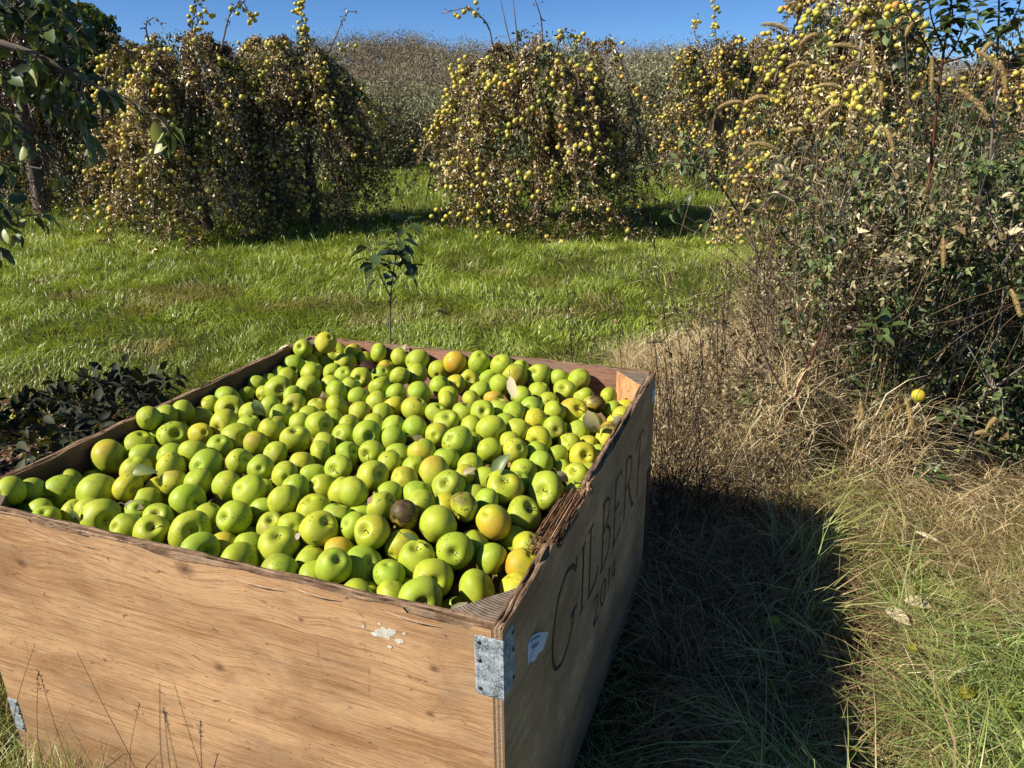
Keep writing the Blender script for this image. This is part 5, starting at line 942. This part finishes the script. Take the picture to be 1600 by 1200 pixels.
# seed fluff and curled bits
n = 16000; y = 2.7 + 2.2 * rng.random(n) ** 1.3; rx = rnd(.19, .82, n); x = rx * y; Hh = np.interp(800 + FOC * rx, [1040, 1150, 1220, 1300, 1600], [.2, .3, .9, 1.25, 1.4]); z = rnd(.05, 1.0, n) * Hh; k = vnoise(x * 8 + 3, z * 8 + 3, 1, 206) > .66; x, y, z = x[k], y[k], z[k]; n = len(x)
g.leaves(np.stack([x, y, z], -1), rng.normal(0, 1, (n, 3)), rng.normal(0, 1, (n, 3)), .009, .006, .8, .2, .3, mat=4)
tag(g.build('undergrowth', [M['dryleaf'], M['twig'], M['darkstem'], M['paletwig'], M['straw'], M['appleleaf']]), 'tall tangled thicket of dried weeds, brambles and curled grey leaves right of the bin', 'thicket', kind='stuff')
n = 46000; y = rnd(2.55, 4.4, n); rx = rnd(.15, .60, n); x = rx * y; k = vnoise(x * 5 + 40, y * 5 + 40, 1, 207) > .35; x, y = x[k], y[k]; n = len(x); z = rng.random(n) ** 2 * np.interp(800 + FOC * x / y, [1000, 1150, 1250, 1400], [.05, .16, .5, .35]); a = rnd(0, 2 * PI, n)
g = G(); g.blades(np.stack([x, y, z], -1), np.stack([np.cos(a), np.sin(a), a * 0], -1), rnd(.08, .30, n), rnd(.0018, .0045, n), rnd(.4, 1.6, n), np.clip(rnd(.2, 1.1, n), 0, 1)); tag(g.build('dry_weeds', M['straw']), 'tan dead grass stalks woven through the foot of the thicket', 'dead grass', kind='stuff')

# single plants that can be told apart in and before the thicket
def weed_stalk(pts, Y, seed, lab, seedy=90, mat='darkstem', rad=.0035, leafy_=10):
    r = np.random.default_rng(seed); W_ = A3(pts, Y); b = W_[0].copy(); b[2] = 0 if b[2] < .6 else b[2]; W_[0] = b; P = path(W_, 16) - b; root = empty('weed_stalk', b); tag(root, lab, 'weed', 'dead weed stalks right of the bin')
    g = G(); g.tubes(P[None], np.linspace(rad, rad * .3, 16)[None], 5); m = 16; u = r.uniform(.3, 1, m) * 14.9; j = u.astype(int); s0 = P[j]; D = unit(r.normal(0, .8, (m, 3)) * [1, .7, .5] + [0, 0, .9]); l = r.uniform(.05, .16, m) * (1.2 - u / 18)
    t = np.linspace(0, 1, 5); Q = s0[:, None] + D[:, None] * l[:, None, None] * t[:, None] + np.array([0, 0, .02]) * (t ** 2)[:, None]; g.tubes(Q, np.linspace(.0014, .0005, 5), 3); g.build('stem', M[mat], root)
    g = G(); w = r.integers(0, m, seedy); i_ = r.integers(1, 5, seedy); C = Q[w, i_] + r.normal(0, .008, (seedy, 3)); g.leaves(C, r.normal(0, 1, (seedy, 3)), r.normal(0, 1, (seedy, 3)), r.uniform(.006, .016, seedy), .006, r.uniform(0, 1, seedy))
    j = r.integers(2, 13, leafy_); g.leaves(P[j], r.normal(0, 1, (leafy_, 3)) + [0, 0, -1], r.normal(0, 1, (leafy_, 3)), r.uniform(.02, .05, leafy_), .012, r.uniform(0, .8, leafy_), .3, .5); g.build('foliage', M['dryleaf'], root)
WS = [([(1058, 730), (1052, 600), (1035, 470), (1015, 330)], 3.0, 'dark branching dead weed right behind the far right corner of the bin'), ([(1075, 705), (1065, 560), (1045, 420)], 3.1, 'thin dead weed just right of the far bin corner'), ([(1110, 690), (1128, 560), (1133, 430), (1140, 380)], 3.15, 'straight dark weed stalk against the green grass gap'),
      ([(1135, 700), (1160, 590), (1185, 470), (1195, 360)], 3.1, 'dead weed leaning right towards the thicket edge'), ([(1160, 720), (1180, 640), (1186, 500), (1180, 380)], 3.0, 'slender weed stalk with fine seed bits before the thicket'), ([(1060, 740), (1090, 650), (1100, 560), (1080, 450)], 2.9, 'wispy branching weed low beside the bin'),
      ([(1230, 700), (1240, 560), (1232, 400), (1240, 300)], 3.2, 'tall dark stalk at the left edge of the thicket'), ([(1320, 600), (1330, 420), (1335, 250), (1360, 90)], 3.3, 'tallest thin dark stalk rising in front of the yellow apples'), ([(1270, 600), (1265, 430), (1275, 300)], 3.1, 'brown stalk among the straw in the thicket'),
      ([(980, 560), (965, 500), (955, 440)], 3.6, 'fine brown weed on the lawn behind the bin'), ([(900, 560), (890, 500), (885, 430)], 3.7, 'faint dry weed on the lawn, left of the finer ones'), ([(1040, 560), (1020, 500), (1000, 420), (1010, 350)], 3.5, 'thin weed with dry seed heads before the middle tree')]
rw = np.random.default_rng(77)
for q in range(12):
    x0 = 1045 + q * 16 + rw.uniform(-6, 6); top_ = rw.uniform(390, 560); lean_ = rw.uniform(-30, 40)
    WS.append(([(x0, 720), (x0 + lean_ * .3, 640), (x0 + lean_ * .7, (640 + top_) / 2), (x0 + lean_, top_)], rw.uniform(2.85, 3.25), f'thin dark dead stalk between the bin and the thicket, {ordn(q)} from the bin'))
for k, (p, Y, lab_) in enumerate(WS): weed_stalk(p, Y, 500 + k, lab_, 60 if k > 8 else 130, rad=.0022 if 8 < k < 12 else .0032)
root = empty('weed_stalk', at(1190, 780, 2.62) * [1, 1, 0]); tag(root, 'thick red-brown forked stalk leaning up to the right out of the dead grass', 'weed', 'dead weed stalks right of the bin'); b = np.array(root.location)
g = G()
for pts, r0, r1 in ([[(1190, 785), (1215, 690), (1238, 632), (1262, 570), (1285, 520)], .0075, .0045], [[(1285, 520), (1310, 450), (1345, 390), (1420, 290)], .0035, .0015], [[(1236, 632), (1205, 580), (1180, 520), (1165, 470)], .0035, .0015], [[(1238, 632), (1290, 600), (1340, 545)], .003, .0012], [[(1262, 570), (1245, 520), (1240, 470)], .003, .001]):
    P = path(A3(pts, 2.62)) - b; g.tubes(P[None], np.linspace(r0, r1, 12)[None], 7, mat=0 if r0 > .005 else 1)
g.build('stem', [M['redstem'], M['darkstem']], root)
# long brambles crossing the thicket
for k, (pts, Y, lab_) in enumerate([([(1300, 770), (1380, 700), (1470, 610), (1600, 520)], 2.75, 'pale bramble stem arching low through the thicket'), ([(1250, 640), (1330, 560), (1450, 480), (1620, 380)], 2.85, 'long straight bramble crossing the middle of the thicket'), ([(1360, 700), (1420, 610), (1460, 575), (1540, 620), (1560, 700)], 2.7, 'broken pale stalk bent over like a hoop in the thicket'),
    ([(1180, 560), (1300, 450), (1400, 330), (1500, 200)], 2.9, 'grey bramble slanting up to the right, left part of the thicket'), ([(1300, 440), (1450, 430), (1600, 460)], 2.8, 'dark bramble lying level across the thicket'), ([(1400, 560), (1500, 440), (1610, 330)], 2.75, 'thin bramble slanting up at the right edge'), ([(1440, 600), (1520, 520), (1600, 500)], 2.65, 'pale forked twig at the right edge of the thicket'), ([(1180, 700), (1290, 640), (1420, 590)], 2.7, 'low bramble leaving the straw to the right')]):
    W_ = A3(pts, Y); W_ = [w + np.array([0, .08 * i, 0]) for i, w in enumerate(W_)]
    if k in (0, 2, 7): W_ = [W_[0] * [1, 1, 0]] + W_
    leafy('bramble', lab_, 'bramble', W_[0], [(W_, .0042 if k in (2, 6) else .0030, 9, .035, .2, (.3, .9), .3)], mat='dryleaf', stemmat='paletwig' if k % 3 else 'twig', group='brambles in the thicket', seed=700 + k)
# foxtail grass
def foxtail(px, py, Y, ang, ln, k, side):
    r = np.random.default_rng(900 + k); tip = at(px, py, Y); a = math.radians(ang); D = RT * math.cos(a) + UP * math.sin(a)
    t = np.linspace(-.5, .5, 9); cur = ln * .35; P = tip + D * (t * ln)[:, None] - np.array([0, 0, 1]) * (cur * (t + .5) ** 2)[:, None] + np.array([0, 0, cur * .3])
    base = np.array([P[0][0] - side * r.uniform(.05, .22), Y + r.uniform(-.05, .2), 0]); root = empty('foxtail_grass', base)
    g = G(); s = path([base, base * .45 + P[0] * .55 - np.array([side * r.uniform(.02, .10), 0, 0]), P[0]], 12) - base; g.tubes(s[None], np.linspace(.0012, .0007, 12)[None], 4, .35)
    m = 4; g.blades(s[r.integers(2, 8, m)], np.stack([r.normal(0, 1, m), r.normal(0, .4, m), np.zeros(m)], -1), r.uniform(.10, .22, m), .006, r.uniform(.8, 1.6, m), r.uniform(.5, 1, m)); g.build('stalk', M['straw'], root)
    g = G(); P = P - base; T = unit(np.gradient(P, axis=0)); g.tubes(P[None], (.0026 * np.sin(np.linspace(.5, PI - .12, 9)) ** .6)[None], 6, .45)
    m = 1300; u = r.uniform(0, 7.99, m); j = u.astype(int); f = (u - j)[:, None]; C = P[j] * (1 - f) + P[j + 1] * f; R_ = unit(np.cross(T[j], r.normal(0, 1, (m, 3)))); C = C + R_ * .0025
    g.leaves(C, R_ + T[j] * 1.3, T[j], r.uniform(.007, .018, m) * np.sin(np.clip(u / 8, .08, .96) * PI) ** .35, .0011, r.uniform(.35, 1.0, m), 0, 0); g.build('plume', M['plume'], root); return root
FX = [(1211, 40, 3.1, 10, .11, 1), (1246, 102, 3.0, 30, .10, 1), (1293, 134, 2.9, 20, .09, -1), (1322, 72, 3.0, 15, .12, -1), (1364, 88, 2.95, -80, .07, 1), (1140, 162, 3.1, 35, .12, 1), (1180, 155, 3.0, 40, .11, 1), (1188, 226, 2.9, 15, .11, 1), (1295, 172, 2.85, 50, .12, 1), (1377, 134, 2.95, -85, .07, 1), (1335, 30, 3.1, 60, .08, 1),
      (1456, 112, 2.8, -88, .09, 1), (1540, 76, 2.85, 60, .10, 1), (1548, 95, 2.8, -20, .11, 1), (1567, 115, 2.8, -70, .08, 1), (1521, 157, 2.75, -25, .12, 1), (1474, 392, 2.6, -85, .075, 1), (1587, 470, 2.6, -60, .08, 1), (1346, 640, 2.6, -80, .055, -1), (1420, 642, 2.5, -70, .085, -1), (1400, 640, 2.5, 200, .07, -1), (1548, 662, 2.5, 60, .075, 1), (1534, 676, 2.5, 20, .06, -1), (1240, 205, 2.9, 30, .07, -1), (691, 487, 3.6, 0, .05, 1), (1420, 45, 3.0, 70, .08, -1), (1262, 60, 3.1, 50, .10, 1), (1390, 215, 2.8, -60, .07, 1)]
fo = sorted(range(len(FX)), key=lambda i: FX[i][0])
for k, f in enumerate(FX):
    o = foxtail(f[0], f[1], f[2], f[3], f[4], k, f[5]); i = fo.index(k)
    lb = 'lone small foxtail head on the lawn behind the bin' if f[0] < 800 else f'{"hanging" if f[3] < -50 else "arching"} tan foxtail plume in the {"upper" if f[1] < 200 else "lower"} thicket, {ordn(i)} from the left'
    tag(o, lb, 'foxtail grass', 'foxtail grasses')
# leafy shoots standing in the thicket
def from_ground(p): return [np.array([p[0][0], p[0][1], 0])] + p
W1 = A3([(1435, 420), (1455, 260), (1468, 120), (1478, 60), (1490, -20)], 3.05)
leafy('apple_sapling', 'tall apple shoot with dark leaves against the sky above the thicket', 'sapling', W1[0] * [1, 1, 0], [(from_ground(W1), .0085, 26, .075, .68, (0, .8), .3)] + [(A3(p, 3.05), .004, n_, .075, .15, (0, .85), .3) for p, n_ in [([(1470, 110), (1440, 60), (1415, 10), (1405, -20)], 24), ([(1468, 110), (1500, 60), (1515, 0)], 22), ([(1475, 80), (1455, 30), (1450, -10)], 18), ([(1465, 130), (1430, 105), (1405, 90)], 12), ([(1470, 100), (1520, 85), (1535, 60)], 10), ([(1440, 70), (1400, 40), (1380, 50)], 14), ([(1480, 60), (1490, 20), (1480, -20)], 16)]], stemmat='redstem', seed=81)
W2 = A3([(1545, 360), (1550, 200), (1558, 90), (1562, 20), (1560, -30)], 2.95)
leafy('apple_sapling', 'leafy apple shoot at the right edge reaching out of the top of the picture', 'sapling', W2[0] * [1, 1, 0], [(from_ground(W2), .007, 30, .070, .6, (0, .8), .3)] + [(A3(p, 2.95), .0035, n_, .07, .1, (0, .8), .3) for p, n_ in [([(1560, 60), (1590, 20), (1600, -20)], 16), ([(1558, 80), (1530, 40), (1525, 10)], 14), ([(1556, 120), (1580, 90), (1610, 70)], 14), ([(1556, 120), (1540, 150), (1520, 170)], 8)]], stemmat='bark', seed=82)
W3 = A3([(1205, 420), (1150, 330), (1120, 270), (1060, 245), (1000, 262)], 3.9)
leafy('apple_sapling', 'sprawling grey-green leafy branch reaching left from the thicket before the lawn', 'sapling', W3[0] * [1, 1, 0], [(from_ground(W3), .009, 26, .085, .45, (.35, .95), .2)] + [(A3(p, 3.9), .004, n_, .08, .1, (.3, .95), .2) for p, n_ in [([(1120, 275), (1080, 300), (1050, 330)], 14), ([(1150, 330), (1110, 340), (1080, 370)], 14), ([(1130, 290), (1160, 240), (1200, 215)], 16), ([(1170, 360), (1215, 300), (1260, 270)], 18), ([(1110, 265), (1090, 225), (1060, 215)], 12), ([(1150, 320), (1190, 330), (1230, 350)], 16), ([(1180, 280), (1230, 240), (1290, 230)], 16)]], seed=83)
for k, (px, py, Y, lab_) in enumerate([(1370, 520, 2.62, 'fresh green leafy seedling in the middle of the thicket'), (1452, 745, 2.55, 'low dark leafy clump at the foot of the thicket'), (1490, 655, 2.6, 'pair of small green shoots right of the yellow fallen apple')]):
    W_ = at(px, py, Y); b = W_ * [1, 1, 0]; leafy('seedling', lab_, 'seedling', b, [([b, b * .5 + W_ * .5, W_], .003, 0, .07, .5, (.5, .9), .1)] + [([W_ - [0, 0, .03], W_ + np.array([math.cos(a) * .04, math.sin(a) * .04, .03])], .002, 6, .075 - .015 * k, .3, (.3, .75), .05) for a in (0, 1.6, 3.1, 4.5)], seed=90 + k, stemmat='twig')
# bushy leafy sprays filling the thicket's dark right half
for k, (px, py, Y, n_, lab_) in enumerate([(1330, 260, 3.1, 60, 'grey-green leafy spray in the upper left of the thicket'), (1420, 300, 3.0, 70, 'grey-green leafy spray under the dark apple shoot'), (1540, 260, 2.9, 70, 'grey-green leafy spray at the upper right edge'), (1400, 400, 2.9, 70, 'dull leafy spray in the centre of the thicket'), (1510, 380, 2.8, 70, 'dull leafy spray right of the thicket centre'), (1585, 330, 2.75, 60, 'leafy spray cut by the right edge of the picture'), (1300, 340, 3.0, 50, 'sparse leafy spray above the dry straw'), (1250, 270, 3.2, 50, 'leafy spray at the left shoulder of the thicket'), (1560, 560, 2.7, 50, 'low leafy spray near the right edge')]):
    W_ = at(px, py, Y); b = W_ * [1, 1, 0]; r = np.random.default_rng(1100 + k); st = [([b, b * .5 + W_ * .5 + [.05, 0, 0], W_ - [0, 0, .08]], .006, 0, .05, .5, (0, 1), 0)]
    for q in range(7):
        e = W_ + r.normal(0, 1, 3) * [.16, .12, .12]; st.append(([W_ - [0, 0, .12], (W_ + e) / 2 + [0, 0, .02], e], .0028, n_ // 5, .055, .1, (.2, 1), .3))
    leafy('leafy_spray', lab_, 'weed', b, st, mat='dryleaf' if k % 2 else 'appleleaf', stemmat='paletwig', group='leafy sprays in the thicket', seed=1200 + k)

# ------------------------------------------------------------------ fallen apples and leaves on the ground
def ground_apple(px, py, Rr, kd, lab_, col=None, Y=None):
    P = gnd(px, py, Rr) if Y is None else at(px, py, Y); o = place_apple(P, Rr, kd, None, ray(px, py), int(px)); tag(o, lab_, 'apple', 'fallen apples on the ground')
    if col: o.color = col
    if Y is None: o.location.z = float(gz(np.array([P[0]]), np.array([P[1]]))[0]) + Rr * .95
ground_apple(1435, 618, .024, 'Y', 'bright yellow apple caught low in the thicket', Y=2.62)
ground_apple(1209, 978, .033, 'g', 'green apple lying in the grass in the shadow of the bin'); ground_apple(22, 642, .034, 's', 'fallen green apple at the left edge, beside a dark sprout'); ground_apple(42, 622, .030, 's', 'smaller fallen green apple next to the one at the left edge')
ground_apple(1508, 1132, .020, 'y', 'small yellow windfall half hidden in the near grass'); ground_apple(1400, 725, .024, 'y', 'small yellow-green windfall at the foot of the thicket')
def ground_leaf(px, py, L, ang, mat, tint, lab_, w=.5):
    P = gnd(px, py, .05); g = G(); a = math.radians(ang); g.bigleaves(np.zeros((1, 3)), np.array([[math.cos(a), math.sin(a), .1]]), np.array([[-.2, -.3, 1.]]), L, L * w, tint, .15, .25); tag(g.build('fallen_leaf', M[mat], loc=P), lab_, 'leaf', 'fallen leaves on the grass')
ground_leaf(1382, 950, .085, -60, 'dryleaf', .95, 'pale fallen leaf in the sunny grass, left one of two close together'); ground_leaf(1412, 938, .085, -20, 'dryleaf', .95, 'pale fallen leaf in the sunny grass, right one of two close together'); ground_leaf(1428, 830, .10, -50, 'straw', 1.0, 'long narrow bleached leaf on the grass below the thicket', .18)
ground_leaf(1475, 880, .10, -8, 'straw', 1.0, 'flat bleached strip of leaf above the pair of pale leaves', .12); ground_leaf(1500, 1090, .07, 30, 'ivy', .9, 'yellow-green broad leaf low in the right foreground'); ground_leaf(1560, 1100, .07, 10, 'ivy', .8, 'yellow-green broad leaf at the right edge of the foreground'); ground_leaf(1430, 1020, .05, 90, 'ivy', .85, 'small bright green leaf standing in the foreground grass')
# seed stems before the front board
for k, (x0, y0, x1, y1, lab_) in enumerate([(60, 1180, 60, 1050, 'grass stem with dark seeds crossing the lower left of the front board'), (215, 1200, 120, 1018, 'long bare grass stem leaning left before the front board'), (200, 1200, 218, 1100, 'short seed stem before the front board, right of the long bare one'), (15, 1140, 55, 1005, 'pale straight stem before the lower left corner of the board'), (110, 1200, 62, 1052, 'thin brown stem beside the seeded one'), (235, 1200, 280, 1160, 'dark curved blade low before the front board')]):
    Y = 1.12; W_ = A3([(x0, y0), ((x0 + x1) / 2 - 3, (y0 + y1) / 2), (x1, y1)], Y); b = W_[0] * [1, 1, 0]; root = empty('grass_stem', b); tag(root, lab_, 'grass', 'grass stems before the front board')
    g = G(); P = path(from_ground(W_)) - b; g.tubes(P[None], np.linspace(.0011, .0005, 12)[None], 4, .25); 
    if k in (0, 2, 4): m = 10; g.leaves(P[-1] - (P[-1] - P[-3])[None] * np.linspace(0, 1, m)[:, None] * .8, rng.normal(0, .5, (m, 3)) + [.3, 0, .8], rng.normal(0, 1, (m, 3)), .009, .0026, .1)
    g.build('stalk', M['straw'], root)
# dark dead weeds standing against the far right corner of the bin
n = 420; t = np.linspace(0, 1, 7); y0 = rnd(2.25, 3.1, n); x0 = np.interp(y0, [2.25, 3.1], [.52, .55]) + rng.random(n) ** 1.3 * np.interp(y0, [2.2, 3.1], [.45, .62]); a = rnd(0, 2 * PI, n); l = rnd(.15, .50, n) * (.5 + vnoise(x0 * 8, y0 * 8, 1, 301)) * np.where(x0 < .75, 1.25, .7); bend = rnd(.05, .7, n)
P = np.stack([x0[:, None] + np.cos(a)[:, None] * (l * bend)[:, None] * t ** 1.5, y0[:, None] + np.sin(a)[:, None] * (l * bend)[:, None] * t ** 1.5, l[:, None] * (t - .4 * bend[:, None] * t ** 2.2)], -1) + rng.normal(0, .008, (n, 7, 3)).cumsum(1) * .6; P[..., 2] = np.maximum(P[..., 2], .0)
k = outside_bin(P[:, -1, 0], P[:, -1, 1], .01) & outside_bin(P[:, 0, 0], P[:, 0, 1], .01); P = P[k]; n = len(P)
g = G(); g.tubes(P, np.linspace(.0022, .0006, 7), 3); m = 2600; w = rng.integers(0, n, m); j = rng.integers(1, 7, m); C = P[w, j] + rng.normal(0, .012, (m, 3)); C[:, 2] = np.maximum(C[:, 2], .005)
g.leaves(C, rng.normal(0, 1, (m, 3)) + [0, 0, -.4], rng.normal(0, 1, (m, 3)), rnd(.008, .028, m), rnd(.003, .009, m), rnd(0, .75, m), .2, .3, mat=1)
tag(g.build('dark_weeds', [M['darkstem'], M['dryleaf']]), 'dark brittle dead weeds tangled against the far right corner of the bin', 'weeds', kind='stuff')
